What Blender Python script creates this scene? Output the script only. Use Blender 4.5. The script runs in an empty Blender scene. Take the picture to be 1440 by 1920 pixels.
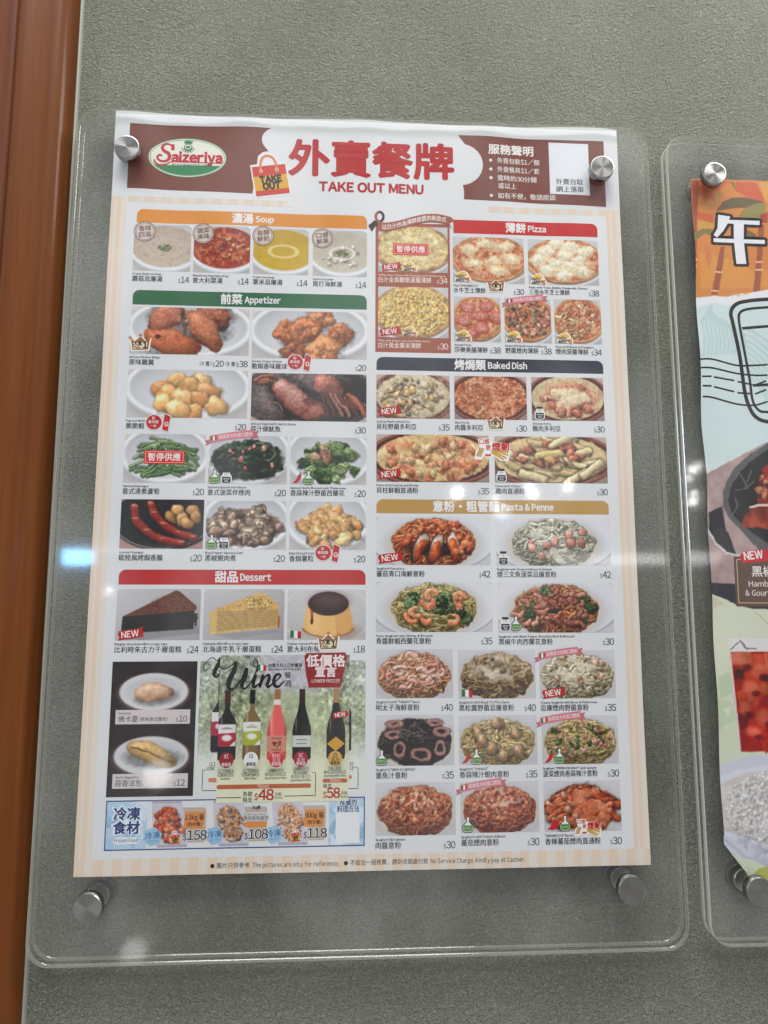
import bpy, bmesh, math
import numpy as np
from mathutils import Vector, Matrix
from mathutils.geometry import tessellate_polygon

S = bpy.context.scene
COL = S.collection
MM = .001
Z0 = 1.2                 # height of the menu's lower edge above the floor
YP = -.014               # the menu hangs 14 mm off the wall; the wall's face is y = 0

def W(x, y, d=0.0):
    """millimetres on the menu plane (x right, y up, d towards the viewer) to metres"""
    return Vector((x * MM, YP - d * MM, Z0 + y * MM))

# ---------------------------------------------------------------- camera
cam = bpy.data.cameras.new('camera'); co = bpy.data.objects.new('camera', cam); COL.objects.link(co)
cam.sensor_fit = 'VERTICAL'; cam.sensor_height = 36; cam.sensor_width = 27
cam.lens = 36 * 1143.0 / 1920
cam.clip_start = .02; cam.clip_end = 60
right = Vector((.998890, -.047096, .000825)); fwd = Vector((.046683, .992162, .115910)); up = right.cross(fwd)
R3 = Matrix((right, up, -fwd)).transposed()
co.matrix_world = Matrix.Translation(W(198.98, 207.96, 470.54)) @ R3.to_4x4()
S.camera = co

# ---------------------------------------------------------------- room light
wd = bpy.data.worlds.new('World'); S.world = wd; wd.use_nodes = True
nt = wd.node_tree; nt.nodes.clear()
wo = nt.nodes.new('ShaderNodeOutputWorld'); bg = nt.nodes.new('ShaderNodeBackground'); tc = nt.nodes.new('ShaderNodeTexCoord')
sp = nt.nodes.new('ShaderNodeSeparateXYZ'); rp = nt.nodes.new('ShaderNodeValToRGB'); mr = nt.nodes.new('ShaderNodeMapRange')
nz = nt.nodes.new('ShaderNodeTexNoise'); nz.inputs['Scale'].default_value = 2.4; nz.inputs['Detail'].default_value = 3
mx = nt.nodes.new('ShaderNodeMix'); mx.data_type = 'RGBA'; mx.blend_type = 'MULTIPLY'; mx.inputs[0].default_value = .72
nr = nt.nodes.new('ShaderNodeValToRGB'); nr.color_ramp.elements[0].position = .43; nr.color_ramp.elements[0].color = (.16, .16, .17, 1); nr.color_ramp.elements[1].position = .57; nr.color_ramp.elements[1].color = (1.55, 1.55, 1.55, 1)
mr.inputs['From Min'].default_value = -1; mr.inputs['From Max'].default_value = 1
rp.color_ramp.elements[0].position = .2; rp.color_ramp.elements[0].color = (.50, .49, .485, 1)
rp.color_ramp.elements[1].position = .78; rp.color_ramp.elements[1].color = (.80, .80, .82, 1)
e = rp.color_ramp.elements.new(.44); e.color = (.34, .34, .34, 1)
e = rp.color_ramp.elements.new(.54); e.color = (.62, .63, .65, 1)
L = nt.links.new
L(tc.outputs['Generated'], sp.inputs[0]); L(sp.outputs['Z'], mr.inputs['Value']); L(mr.outputs[0], rp.inputs[0])
mpw = nt.nodes.new('ShaderNodeMapping'); mpw.inputs['Scale'].default_value = (2.2, 2.2, .8); L(tc.outputs['Generated'], mpw.inputs[0]); L(mpw.outputs[0], nz.inputs['Vector']); L(nz.outputs['Fac'], nr.inputs[0])
L(rp.outputs[0], mx.inputs[6]); L(nr.outputs[0], mx.inputs[7])
L(mx.outputs[2], bg.inputs[0]); L(bg.outputs[0], wo.inputs[0])
bg.inputs[1].default_value = .86

def area(name, loc, target, sx, sy, power, col=(1, 1, 1)):
    l = bpy.data.lights.new(name, 'AREA'); l.shape = 'RECTANGLE'; l.size = sx; l.size_y = sy; l.energy = power; l.color = col
    o = bpy.data.objects.new(name, l); COL.objects.link(o); o.location = loc
    o.rotation_euler = (Vector(target) - Vector(loc)).to_track_quat('-Z', 'Y').to_euler(); return o

aim = W(230, 330)
area('ceiling_panel', (.05, -1.45, Z0 + 2.75), aim, 1.5, .7, 58, (1, .985, .96))          # ceiling panel above the entrance
area('downlight', (1.15, -.50, Z0 + 1.42), (.62, 0, Z0 + .62), .46, .46, 8.2, (1, .97, .92))     # downlight close to the wall
area('side_window', (-3.0, -2.1, Z0 + .9), aim, .11, 1.0, 14, (.70, .80, 1))
# lamps and shop fronts far across the hall, mirrored in the acrylic
area('far_window', W(-1225, 339, 2745), W(0, 300), .145, .075, .62, (.22, .55, 1))
area('far_tube', W(2100, 372, 3603), W(300, 300), 1.0, .075, .75, (1, 1, 1))
area('far_tube_left', W(-1350, 434, 3732), W(100, 300), .6, .05, .10, (1, 1, 1))
for i, (x, y, d, r, p) in enumerate(((937, 859, 3907, .075, .28), (1212, 816, 3864, .05, .07), (1442, 894, 3800, .05, .10), (1467, 848, 3800, .055, .18), (1696, 885, 3729, .05, .18),
                                     (1250, 722, 3851, .10, .2), (2441, 960, 3421, .034, .09), (2480, 985, 3421, .03, .04), (2438, 750, 3452, .038, .10), (2452, 800, 3452, .03, .05), (2420, 900, 3452, .035, .06), (-1077, 167, 2799, .03, .04),
                                     (-501, -470, 1845, .085, .10), (-782, -1445, 2529, .10, .06))):
    area('far_lamp', W(x, y, d), W(200, 300), r * 1.1, r * 1.1, p, (1, .99, .97) if i != 5 else (.75, .85, 1)).data.shape = 'DISK'
S.render.engine = 'CYCLES'
S.cycles.max_bounces = 8; S.cycles.transparent_max_bounces = 24; S.cycles.glossy_bounces = 5; S.cycles.diffuse_bounces = 3
S.cycles.sample_clamp_indirect = 4
S.view_settings.view_transform = 'Standard'; S.view_settings.look = 'None'; S.view_settings.exposure = .20; S.view_settings.gamma = 1
S.view_settings.use_curve_mapping = False

# ---------------------------------------------------------------- helpers
def link(name, me, parent=None, mats=(), loc=None):
    o = bpy.data.objects.new(name, me); COL.objects.link(o)
    for m in mats: me.materials.append(m)
    if loc is not None: o.location = loc
    if parent: o.parent = parent
    return o

def thing(name, label, cat, loc, group=None):
    o = bpy.data.objects.new(name, None); COL.objects.link(o); o.location = loc; o.empty_display_size = .02
    o['label'] = label; o['category'] = cat
    if group: o['group'] = group
    return o

def material(name):
    m = bpy.data.materials.new(name); m.use_nodes = True; t = m.node_tree
    return m, t, t.nodes['Principled BSDF'], t.nodes['Material Output']

def s2l(c):
    c = np.asarray(c, float) / 255
    return np.where(c <= .04045, c / 12.92, ((c + .055) / 1.055) ** 2.4)

# ---------------------------------------------------------------- materials
def m_wall():
    m, t, b, o = material('stippled_grey_green_plaster'); N = t.nodes; L = t.links.new
    tc = N.new('ShaderNodeTexCoord')
    n1 = N.new('ShaderNodeTexNoise'); n1.inputs['Scale'].default_value = 330; n1.inputs['Detail'].default_value = 4; n1.inputs['Roughness'].default_value = .6; n1.inputs['Distortion'].default_value = 1.2
    n2 = N.new('ShaderNodeTexNoise'); n2.inputs['Scale'].default_value = 1100; n2.inputs['Detail'].default_value = 2
    n3 = N.new('ShaderNodeTexNoise'); n3.inputs['Scale'].default_value = 9; n3.inputs['Detail'].default_value = 4
    for n in (n1, n2, n3): L(tc.outputs['Object'], n.inputs['Vector'])
    a = N.new('ShaderNodeMath'); a.operation = 'MULTIPLY_ADD'; a.inputs[1].default_value = .35
    L(n2.outputs['Fac'], a.inputs[0]); L(n1.outputs['Fac'], a.inputs[2])
    bp = N.new('ShaderNodeBump'); bp.inputs['Strength'].default_value = 1.0; bp.inputs['Distance'].default_value = .0105
    L(a.outputs[0], bp.inputs['Height']); L(bp.outputs[0], b.inputs['Normal'])
    r = N.new('ShaderNodeValToRGB'); r.color_ramp.elements[0].position = .38; r.color_ramp.elements[0].color = (.310, .324, .264, 1); r.color_ramp.elements[1].position = .66; r.color_ramp.elements[1].color = (.425, .440, .362, 1)
    L(n1.outputs['Fac'], r.inputs[0])
    r3 = N.new('ShaderNodeValToRGB'); r3.color_ramp.elements[0].position = .3; r3.color_ramp.elements[0].color = (.86, .86, .84, 1); r3.color_ramp.elements[1].position = .7; r3.color_ramp.elements[1].color = (1.08, 1.08, 1.07, 1)
    L(n3.outputs['Fac'], r3.inputs[0])
    x = N.new('ShaderNodeMix'); x.data_type = 'RGBA'; x.blend_type = 'MULTIPLY'; x.inputs[0].default_value = 1
    L(r.outputs[0], x.inputs[6]); L(r3.outputs[0], x.inputs[7]); L(x.outputs[2], b.inputs['Base Color'])
    n4 = N.new('ShaderNodeTexNoise'); n4.inputs['Scale'].default_value = 780; n4.inputs['Detail'].default_value = 3; L(tc.outputs['Object'], n4.inputs['Vector'])
    r4 = N.new('ShaderNodeValToRGB'); r4.color_ramp.elements[0].position = .34; r4.color_ramp.elements[0].color = (.52, .52, .50, 1); r4.color_ramp.elements[1].position = .70; r4.color_ramp.elements[1].color = (1.5, 1.5, 1.5, 1)
    L(n4.outputs['Fac'], r4.inputs[0]); y = N.new('ShaderNodeMix'); y.data_type = 'RGBA'; y.blend_type = 'MULTIPLY'; y.inputs[0].default_value = .6
    L(x.outputs[2], y.inputs[6]); L(r4.outputs[0], y.inputs[7]); L(y.outputs[2], b.inputs['Base Color'])
    b.inputs['Roughness'].default_value = .62; b.inputs['Specular IOR Level'].default_value = .35
    return m

def m_wood(name, c0, c1, rough=.15):
    m, t, b, o = material(name); N = t.nodes; L = t.links.new
    tc = N.new('ShaderNodeTexCoord'); mp = N.new('ShaderNodeMapping'); mp.inputs['Scale'].default_value = (55, 55, 2.2)
    n = N.new('ShaderNodeTexNoise'); n.inputs['Scale'].default_value = 1.6; n.inputs['Detail'].default_value = 5; n.inputs['Distortion'].default_value = .6
    mp2 = N.new('ShaderNodeMapping'); mp2.inputs['Scale'].default_value = (260, 260, 5)
    n2 = N.new('ShaderNodeTexNoise'); n2.inputs['Scale'].default_value = 2; n2.inputs['Detail'].default_value = 3
    L(tc.outputs['Object'], mp.inputs[0]); L(mp.outputs[0], n.inputs['Vector']); L(tc.outputs['Object'], mp2.inputs[0]); L(mp2.outputs[0], n2.inputs['Vector'])
    a = N.new('ShaderNodeMath'); a.operation = 'MULTIPLY_ADD'; a.inputs[1].default_value = .3; L(n2.outputs['Fac'], a.inputs[0]); L(n.outputs['Fac'], a.inputs[2])
    r = N.new('ShaderNodeValToRGB'); r.color_ramp.elements[0].position = .48; r.color_ramp.elements[0].color = (*c0, 1); r.color_ramp.elements[1].position = .85; r.color_ramp.elements[1].color = (*c1, 1)
    L(a.outputs[0], r.inputs[0]); L(r.outputs[0], b.inputs['Base Color'])
    b.inputs['Roughness'].default_value = .5; b.inputs['Specular IOR Level'].default_value = .12; b.inputs['Coat Weight'].default_value = .17; b.inputs['Coat Roughness'].default_value = rough
    return m

def m_acrylic(front):
    m, t, b, o = material('clear_acrylic_face' if front else 'clear_acrylic_back'); N = t.nodes; L = t.links.new
    tr = N.new('ShaderNodeBsdfTransparent'); tr.inputs[0].default_value = (.966, .970, .964, 1)
    if not front:       # the rear surface: its own grazing-angle reflection (Schlick)
        lw = N.new('ShaderNodeLayerWeight'); lw.inputs[0].default_value = .5
        pw = N.new('ShaderNodeMath'); pw.operation = 'POWER'; pw.inputs[1].default_value = 5; L(lw.outputs['Facing'], pw.inputs[0])
        fa = N.new('ShaderNodeMath'); fa.operation = 'MULTIPLY_ADD'; fa.inputs[1].default_value = .93; fa.inputs[2].default_value = .035; L(pw.outputs[0], fa.inputs[0])
        gb = N.new('ShaderNodeBsdfGlossy'); gb.inputs['Roughness'].default_value = .07
        xb = N.new('ShaderNodeMixShader'); L(fa.outputs[0], xb.inputs[0]); L(tr.outputs[0], xb.inputs[1]); L(gb.outputs[0], xb.inputs[2]); L(xb.outputs[0], o.inputs[0]); return m
    g = N.new('ShaderNodeBsdfGlossy'); g.inputs['Roughness'].default_value = .055
    f = N.new('ShaderNodeFresnel'); f.inputs['IOR'].default_value = 1.56
    tc = N.new('ShaderNodeTexCoord'); n = N.new('ShaderNodeTexNoise'); n.inputs['Scale'].default_value = 14; n.inputs['Detail'].default_value = 2
    bp = N.new('ShaderNodeBump'); bp.inputs['Strength'].default_value = .08; bp.inputs['Distance'].default_value = .002
    L(tc.outputs['Object'], n.inputs['Vector']); L(n.outputs['Fac'], bp.inputs['Height']); L(bp.outputs[0], g.inputs['Normal'])
    geo = N.new('ShaderNodeNewGeometry'); s1 = N.new('ShaderNodeMath'); s1.operation = 'SUBTRACT'; s1.inputs[0].default_value = 1; L(geo.outputs['Backfacing'], s1.inputs[1])
    k = N.new('ShaderNodeMath'); k.operation = 'MULTIPLY'; L(f.outputs[0], k.inputs[0]); L(s1.outputs[0], k.inputs[1])
    x = N.new('ShaderNodeMixShader'); L(k.outputs[0], x.inputs[0]); L(tr.outputs[0], x.inputs[1]); L(g.outputs[0], x.inputs[2])
    # a film of dust and wiped smears
    mp = N.new('ShaderNodeMapping'); mp.inputs['Scale'].default_value = (9, 9, 5); mp.inputs['Rotation'].default_value = (0, .5, 0); L(tc.outputs['Object'], mp.inputs[0])
    n5 = N.new('ShaderNodeTexNoise'); n5.inputs['Scale'].default_value = 1.3; n5.inputs['Detail'].default_value = 7; n5.inputs['Roughness'].default_value = .65; L(mp.outputs[0], n5.inputs['Vector'])
    r5 = N.new('ShaderNodeMapRange'); r5.inputs['From Min'].default_value = .45; r5.inputs['From Max'].default_value = .75; r5.inputs['To Min'].default_value = .004; r5.inputs['To Max'].default_value = .05; L(n5.outputs['Fac'], r5.inputs['Value'])
    df = N.new('ShaderNodeBsdfDiffuse'); df.inputs[0].default_value = (.8, .8, .79, 1)
    x5 = N.new('ShaderNodeMixShader'); L(r5.outputs[0], x5.inputs[0]); L(x.outputs[0], x5.inputs[1]); L(df.outputs[0], x5.inputs[2]); L(x5.outputs[0], o.inputs[0])
    return m

def m_edge():
    m, t, b, o = material('polished_acrylic_edge'); N = t.nodes; L = t.links.new
    tr = N.new('ShaderNodeBsdfTransparent'); tr.inputs[0].default_value = (.80, .84, .78, 1)
    d = N.new('ShaderNodeBsdfDiffuse'); d.inputs[0].default_value = (.72, .71, .62, 1)
    tl = N.new('ShaderNodeBsdfTranslucent'); tl.inputs[0].default_value = (.50, .51, .45, 1)
    g = N.new('ShaderNodeBsdfGlossy'); g.inputs['Roughness'].default_value = .12; g.inputs[0].default_value = (.9, .92, .88, 1)
    x1 = N.new('ShaderNodeMixShader'); x1.inputs[0].default_value = .3; L(d.outputs[0], x1.inputs[1]); L(tl.outputs[0], x1.inputs[2])
    x2 = N.new('ShaderNodeMixShader'); x2.inputs[0].default_value = .16; L(x1.outputs[0], x2.inputs[1]); L(g.outputs[0], x2.inputs[2])
    x3 = N.new('ShaderNodeMixShader'); x3.inputs[0].default_value = .86
    geo = N.new('ShaderNodeNewGeometry'); bf = N.new('ShaderNodeMath'); bf.operation = 'MULTIPLY_ADD'; bf.inputs[1].default_value = -.66; bf.inputs[2].default_value = .95
    L(geo.outputs['Backfacing'], bf.inputs[0]); L(bf.outputs[0], x3.inputs[0]); L(tr.outputs[0], x3.inputs[1]); L(x2.outputs[0], x3.inputs[2]); L(x3.outputs[0], o.inputs[0])
    return m

def m_steel(name, brushed):
    m, t, b, o = material(name); N = t.nodes; L = t.links.new
    b.inputs['Metallic'].default_value = 1; b.inputs['Base Color'].default_value = (.35, .345, .335, 1)
    if brushed:
        b.inputs['Roughness'].default_value = .21; b.inputs['Anisotropic'].default_value = .94
        tg = N.new('ShaderNodeTangent'); tg.direction_type = 'RADIAL'; tg.axis = 'Z'; L(tg.outputs[0], b.inputs['Tangent'])
    else:
        b.inputs['Roughness'].default_value = .3; b.inputs['Base Color'].default_value = (.78, .78, .76, 1); b.inputs['Metallic'].default_value = .75
    return m

# everything printed: one ink material, the colours come from the print itself
PAPER_GAIN, PAPER_VEIL = .87, .034
def ink(c):
    return np.clip((s2l(c) - PAPER_VEIL) / PAPER_GAIN, .006, .92)
def m_ink():
    m, t, b, o = material('printed_paper'); N = t.nodes; L = t.links.new
    a = N.new('ShaderNodeAttribute'); a.attribute_name = 'Col'; L(a.outputs['Color'], b.inputs['Base Color'])
    b.inputs['Roughness'].default_value = .45; b.inputs['Specular IOR Level'].default_value = .2
    return m
INK = m_ink()
M_WALL = m_wall(); M_ACR = m_acrylic(True); M_ACB = m_acrylic(False); M_EDGE = m_edge(); M_STEEL = m_steel('brushed_steel', True); M_CHROME = m_steel('turned_steel', True); M_CHROME.node_tree.nodes['Principled BSDF'].inputs['Base Color'].default_value = (.74, .73, .70, 1); M_CHROME.node_tree.nodes['Principled BSDF'].inputs['Roughness'].default_value = .30; M_CHROME.node_tree.nodes['Principled BSDF'].inputs['Anisotropic'].default_value = .7
M_WOOD = m_wood('varnished_reddish_wood', (.122, .034, .0065), (.180, .054, .0105)); M_WOOD2 = m_wood('varnished_brown_wood', (.120, .034, .012), (.185, .056, .020))
# ---------------------------------------------------------------- the wall and the wooden door frame
def quad_mesh(name, pts, faces):
    me = bpy.data.meshes.new(name); me.from_pydata(pts, [], faces); me.update(); return me
X0, X1 = -.036, 2.2
w = link('wall', quad_mesh('wall', [(X0 - .06, 0, Z0 - 1.2), (X1, 0, Z0 - 1.2), (X1, 0, Z0 + 1.5), (X0 - .06, 0, Z0 + 1.5)], [(0, 1, 2, 3)]), None, [M_WALL])
w['kind'] = 'structure'

def extrude_profile(name, prof, z0, z1, slant, parent, mat, smooth=True, seg=14):
    """a moulding: the profile (x, y in mm) run up the wall; slant leans it by mm per metre"""
    V = []; F = []; n = len(prof)
    for k in range(seg + 1):
        z = z0 + (z1 - z0) * k / seg
        for (x, y) in prof: V.append((x * MM + slant * (z - Z0), y * MM, z))
    for k in range(seg):
        for i in range(n - 1):
            a = k * n + i; F.append((a, a + 1, a + n + 1, a + n))
    V = [(a - parent.location.x, b - parent.location.y, c - parent.location.z) for a, b, c in V]
    o = link(name, quad_mesh(name, V, F), parent, [mat])
    for p in o.data.polygons: p.use_smooth = smooth
    return o
fr = thing('door_frame', 'reddish brown varnished wooden door frame at the left edge, beside the grey plaster wall', 'door frame', (-.08, 0, Z0 - 1.0))
def arc(cx, cy, r, a0, a1, n): return [(cx + r * math.cos(math.radians(a0 + (a1 - a0) * i / n)), cy + r * math.sin(math.radians(a0 + (a1 - a0) * i / n))) for i in range(n + 1)]
# y is negative towards the room
rnd = [(-77, 0), (-77, -17)] + arc(-72, -17, 5, 180, 270, 8) + [(-66.5, -21.2), (-64.5, -20.2), (-62.5, -19.6), (-50, -19.2), (-46, -18.9), (-42.6, -17.6), (-39.6, -15.0), (-37.2, -11.4), (-35.8, -7.0), (-35.3, -3), (-35.2, 0)]
extrude_profile('moulding', rnd, Z0 - 1.0, Z0 + 1.4, -.0060, fr, M_WOOD)
extrude_profile('jamb', [(-330, -14), (-90, -14)] + arc(-84.5, -9.5, 4.5, 270, 360, 5) + [(-80, 0)], Z0 - 1.0, Z0 + 1.4, -.0060, fr, M_WOOD2)
m, t, b, o_ = material('grey_sealant'); b.inputs['Base Color'].default_value = (.36, .38, .33, 1); b.inputs['Roughness'].default_value = .5
extrude_profile('sealant_bead', [(-35.6, -.2), (-35.3, -3.4), (-34.6, -3.4), (-33.8, -2.0), (-33.4, .2)], Z0 - 1.0, Z0 + 1.4, -.0060, fr, m)

M_PLATE = m_steel('shade_dulled_steel', False); M_PLATE.node_tree.nodes['Principled BSDF'].inputs['Base Color'].default_value = (.16, .16, .155, 1); M_PLATE.node_tree.nodes['Principled BSDF'].inputs['Roughness'].default_value = .4  # steel base colour darkened: contact shade round the standoff's foot is painted in
# ---------------------------------------------------------------- acrylic sign holders
def rounded(x0, y0, x1, y1, r, n=8):
    P = []
    for cx, cy, a in ((x1 - r, y1 - r, 0), (x0 + r, y1 - r, 90), (x0 + r, y0 + r, 180), (x1 - r, y0 + r, 270)):
        for i in range(n + 1):
            t = math.radians(a + 90 * i / n); P.append((cx + r * math.cos(t), cy + r * math.sin(t)))
    return P

def sheet(name, x0, y0, x1, y1, r, dfront, dback, parent, bev=.45):
    """one acrylic sheet with small polished chamfers; d is millimetres towards the viewer from the menu"""
    def ringpts(inset, d):
        return [W(x, y, d) - parent.location for x, y in rounded(x0 + inset, y0 + inset, x1 - inset, y1 - inset, r - inset)]
    rings = [ringpts(bev, dfront), ringpts(0, dfront - bev), ringpts(0, dback + bev), ringpts(bev, dback)]
    n = len(rings[0]); V = [tuple(p) for rr in rings for p in rr]; F = [tuple(range(n - 1, -1, -1))[::-1]]; mi = [0]
    F[0] = tuple(range(n))
    for k in range(3):
        for i in range(n):
            j = (i + 1) % n; F.append((k * n + i, (k + 1) * n + i, (k + 1) * n + j, k * n + j)); mi.append(2)
    F.append(tuple(3 * n + i for i in range(n - 1, -1, -1))); mi.append(1)
    me = quad_mesh(name, V, F); o = link(name, me, parent, [M_ACR, M_ACB, M_EDGE])
    for p, q in zip(me.polygons, mi): p.material_index = q
    if me.polygons[0].normal.y > 0:
        me.flip_normals()
    return o

def lathe(name, prof, parent, mat, loc, seg=48):
    """turned part around its own Z axis, pointing at the viewer"""
    V = []; F = []
    for (r, z) in prof:
        for i in range(seg):
            t = 2 * math.pi * i / seg; V.append((r * MM * math.cos(t), r * MM * math.sin(t), z * MM))
    for k in range(len(prof) - 1):
        for i in range(seg):
            j = (i + 1) % seg; F.append((k * seg + i, k * seg + j, (k + 1) * seg + j, (k + 1) * seg + i))
    c0 = len(V); V.append((0, 0, prof[-1][1] * MM))
    for i in range(seg): F.append(((len(prof) - 1) * seg + i, (len(prof) - 1) * seg + (i + 1) % seg, c0))
    me = quad_mesh(name, V, F); o = link(name, me, parent, [mat]); o.location = loc; o.rotation_euler = (math.pi / 2, 0, 0)
    for p in me.polygons: p.use_smooth = abs(p.normal.z) < .5
    return o

def holder(label, x0, y0, x1, y1, holes):
    h = thing('acrylic_sign_holder', label, 'sign holder', (((x0 + x1) / 2) * MM, 0, Z0 + y0 * MM), 'clear acrylic sign holders on the wall')
    sheet('front_sheet', x0, y0, x1, y1, 16, 6.0, 2.0, h)
    sheet('back_sheet', x0, y0, x1, y1, 16, -2.0, -6.0, h)
    for (x, y) in holes:
        p = W(x, y, -14) - h.location
        s = lathe('standoff', [(6.4, 1.9), (6.4, 3.0), (8.2, 3.2), (8.2, 7.95)], h, M_CHROME, p)
        lathe('wall_plate', [(10.8, 0), (10.8, 1.4), (10.3, 1.9), (9.6, 1.95)], s, M_PLATE, (0, 0, 0)).rotation_euler = (0, 0, 0)
        lathe('cap', [(10.0, 20.05), (10.2, 20.3), (10.2, 24.8), (9.7, 25.5), (9.2, 25.6)], s, M_STEEL, (0, 0, 0)).rotation_euler = (0, 0, 0)
    return h
holder('clear acrylic sign holder with four steel caps, over the striped takeaway menu', -27.3, -56.4, 443.6, 591, [(14.6, 554), (401.5, 550.5), (15.2, -15.8), (400.2, -12.3)])
holder('clear acrylic sign holder at the right edge, over the orange and pale blue poster', 459.8, -55.2, 931, 585, [(497, 548), (495, -15.2)])
# ---------------------------------------------------------------- printed food pictures (painted as fine colour grids)
class Cv:
    """A small painter: x runs 0..A, y runs 0..1 downwards; colours are 0..255 sRGB."""
    def __init__(s, A, h, seed, bg=(204, 202, 206)):
        s.h = h; s.w = max(4, int(round(A * h))); s.A = s.w / h
        s.R = np.random.RandomState(seed)
        s.X, s.Y = np.meshgrid((np.arange(s.w) + .5) / h, (np.arange(h) + .5) / h)
        s.im = np.zeros((h, s.w, 3)) + np.array(bg, float)

    def win(s, x0, y0, x1, y1):
        a = max(0, int(x0 * s.h) - 1); b = min(s.w, int(x1 * s.h) + 2)
        c = max(0, int(y0 * s.h) - 1); d = min(s.h, int(y1 * s.h) + 2)
        if a >= b or c >= d: return None
        return (slice(c, d), slice(a, b))

    def put(s, sl, m, col):
        m = np.clip(m, 0, 1)[..., None]
        s.im[sl] = s.im[sl] * (1 - m) + np.asarray(col, float) * m

    def noise(s, sc, octv=3):
        out = np.zeros((s.h, s.w)); amp = 1.0; tot = 0
        for o in range(octv):
            f = sc * 2 ** o
            gw, gh = int(s.A * f) + 3, int(f) + 3
            g = s.R.rand(gh, gw)
            x = s.X * f; y = s.Y * f
            xi = x.astype(int); yi = y.astype(int); fx = x - xi; fy = y - yi
            fx = fx * fx * (3 - 2 * fx); fy = fy * fy * (3 - 2 * fy)
            v = (g[yi, xi] * (1 - fx) + g[yi, xi + 1] * fx) * (1 - fy) + (g[yi + 1, xi] * (1 - fx) + g[yi + 1, xi + 1] * fx) * fy
            out += amp * v; tot += amp; amp *= .55
        return out / tot

    def emask(s, cx, cy, rx, ry, soft=.02, rot=0):
        dx = s.X - cx; dy = s.Y - cy; c, n = math.cos(rot), math.sin(rot)
        r = np.sqrt(((dx * c + dy * n) / rx) ** 2 + ((-dx * n + dy * c) / ry) ** 2)
        return np.clip((1 - r) / (soft / min(rx, ry)) + .5, 0, 1), r

    def ell(s, cx, cy, rx, ry, col, soft=.02, rot=0, alpha=1.0):
        m, _ = s.emask(cx, cy, rx, ry, soft, rot)
        s.put((slice(None), slice(None)), m * alpha, col)

    def ring(s, cx, cy, rx, ry, th, col, alpha=1.0, lo=-9, hi=9):
        _, r = s.emask(cx, cy, rx, ry)
        d = np.abs(r - 1) * min(rx, ry)
        m = np.clip((th - d) / .012 + .5, 0, 1) * ((s.Y > lo) & (s.Y < hi))
        s.put((slice(None), slice(None)), m * alpha, col)

    def poly(s, pts, col, alpha=1.0, tex=None):
        p = np.array(pts, float)
        sl = s.win(p[:, 0].min(), p[:, 1].min(), p[:, 0].max(), p[:, 1].max())
        if sl is None: return None
        X, Y = s.X[sl], s.Y[sl]; acc = np.zeros(X.shape)
        for ox, oy in ((-.3, -.3), (.3, -.3), (-.3, .3), (.3, .3)):
            ins = np.zeros(X.shape, bool); xx = X + ox / s.h; yy = Y + oy / s.h
            for i in range(len(p)):
                (x0, y0), (x1, y1) = p[i - 1], p[i]
                if y0 == y1: continue
                k = ((y0 > yy) != (y1 > yy)) & (xx < (x1 - x0) * (yy - y0) / (y1 - y0) + x0)
                ins ^= k
            acc += ins
        m = acc / 4
        c = np.asarray(col, float)
        if tex is not None: c = c * tex[sl][..., None]
        s.put(sl, m * alpha, c)
        return sl, m

    def blob(s, cx, cy, rx, ry, rot, col, lump=.12, gloss=.25, sh=.45, tex=.12, edge=.86):
        sh *= .75; tex *= .6; gloss *= .7
        R = s.R; m = max(rx, ry) * 1.35
        if sh > 0:
            sl = s.win(cx - m, cy - m, cx + m + .05, cy + m + .06)
            if sl is not None:
                r = np.sqrt(((s.X[sl] - cx - .012) / (rx * 1.12)) ** 2 + ((s.Y[sl] - cy - .03) / (ry * 1.12)) ** 2)
                s.im[sl] *= 1 - sh * np.clip((1.1 - r) / .35, 0, 1)[..., None]
        sl = s.win(cx - m, cy - m, cx + m, cy + m)
        if sl is None: return
        dx = s.X[sl] - cx; dy = s.Y[sl] - cy; c, n = math.cos(rot), math.sin(rot)
        u = (dx * c + dy * n) / rx; v = (-dx * n + dy * c) / ry
        th = np.arctan2(v, u); k = 1.0
        for f in (2, 3, 5): k = k + lump * R.uniform(-1, 1) / f ** .5 * np.sin(f * th + R.uniform(0, 6.3))
        r = np.sqrt(u * u + v * v) / k
        mask = np.clip((1 - r) * min(rx, ry) * s.h * .8 + .5, 0, 1)
        nz = np.sqrt(np.clip(1 - r * r, 0, 1)); nx = (u * c - v * n) / np.maximum(k, .1); ny = (u * n + v * c) / np.maximum(k, .1)
        d = np.clip(-.34 * nx - .6 * ny + .72 * nz, 0, 1)
        shd = .66 + .44 * d
        shd *= 1 - (1 - edge) * np.clip((r - .75) / .25, 0, 1)
        t = 1 + tex * (R.rand(*r.shape) - .5) * 2
        if tex > 0:
            t += tex * .8 * np.sin(u * R.uniform(3, 7) + R.uniform(0, 6)) * np.sin(v * R.uniform(3, 7) + R.uniform(0, 6))
        colr = np.asarray(col, float) * (shd * t)[..., None] + 255 * gloss * (np.clip(d, 0, 1) ** 14)[..., None] * .6
        s.put(sl, mask, colr)

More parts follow.
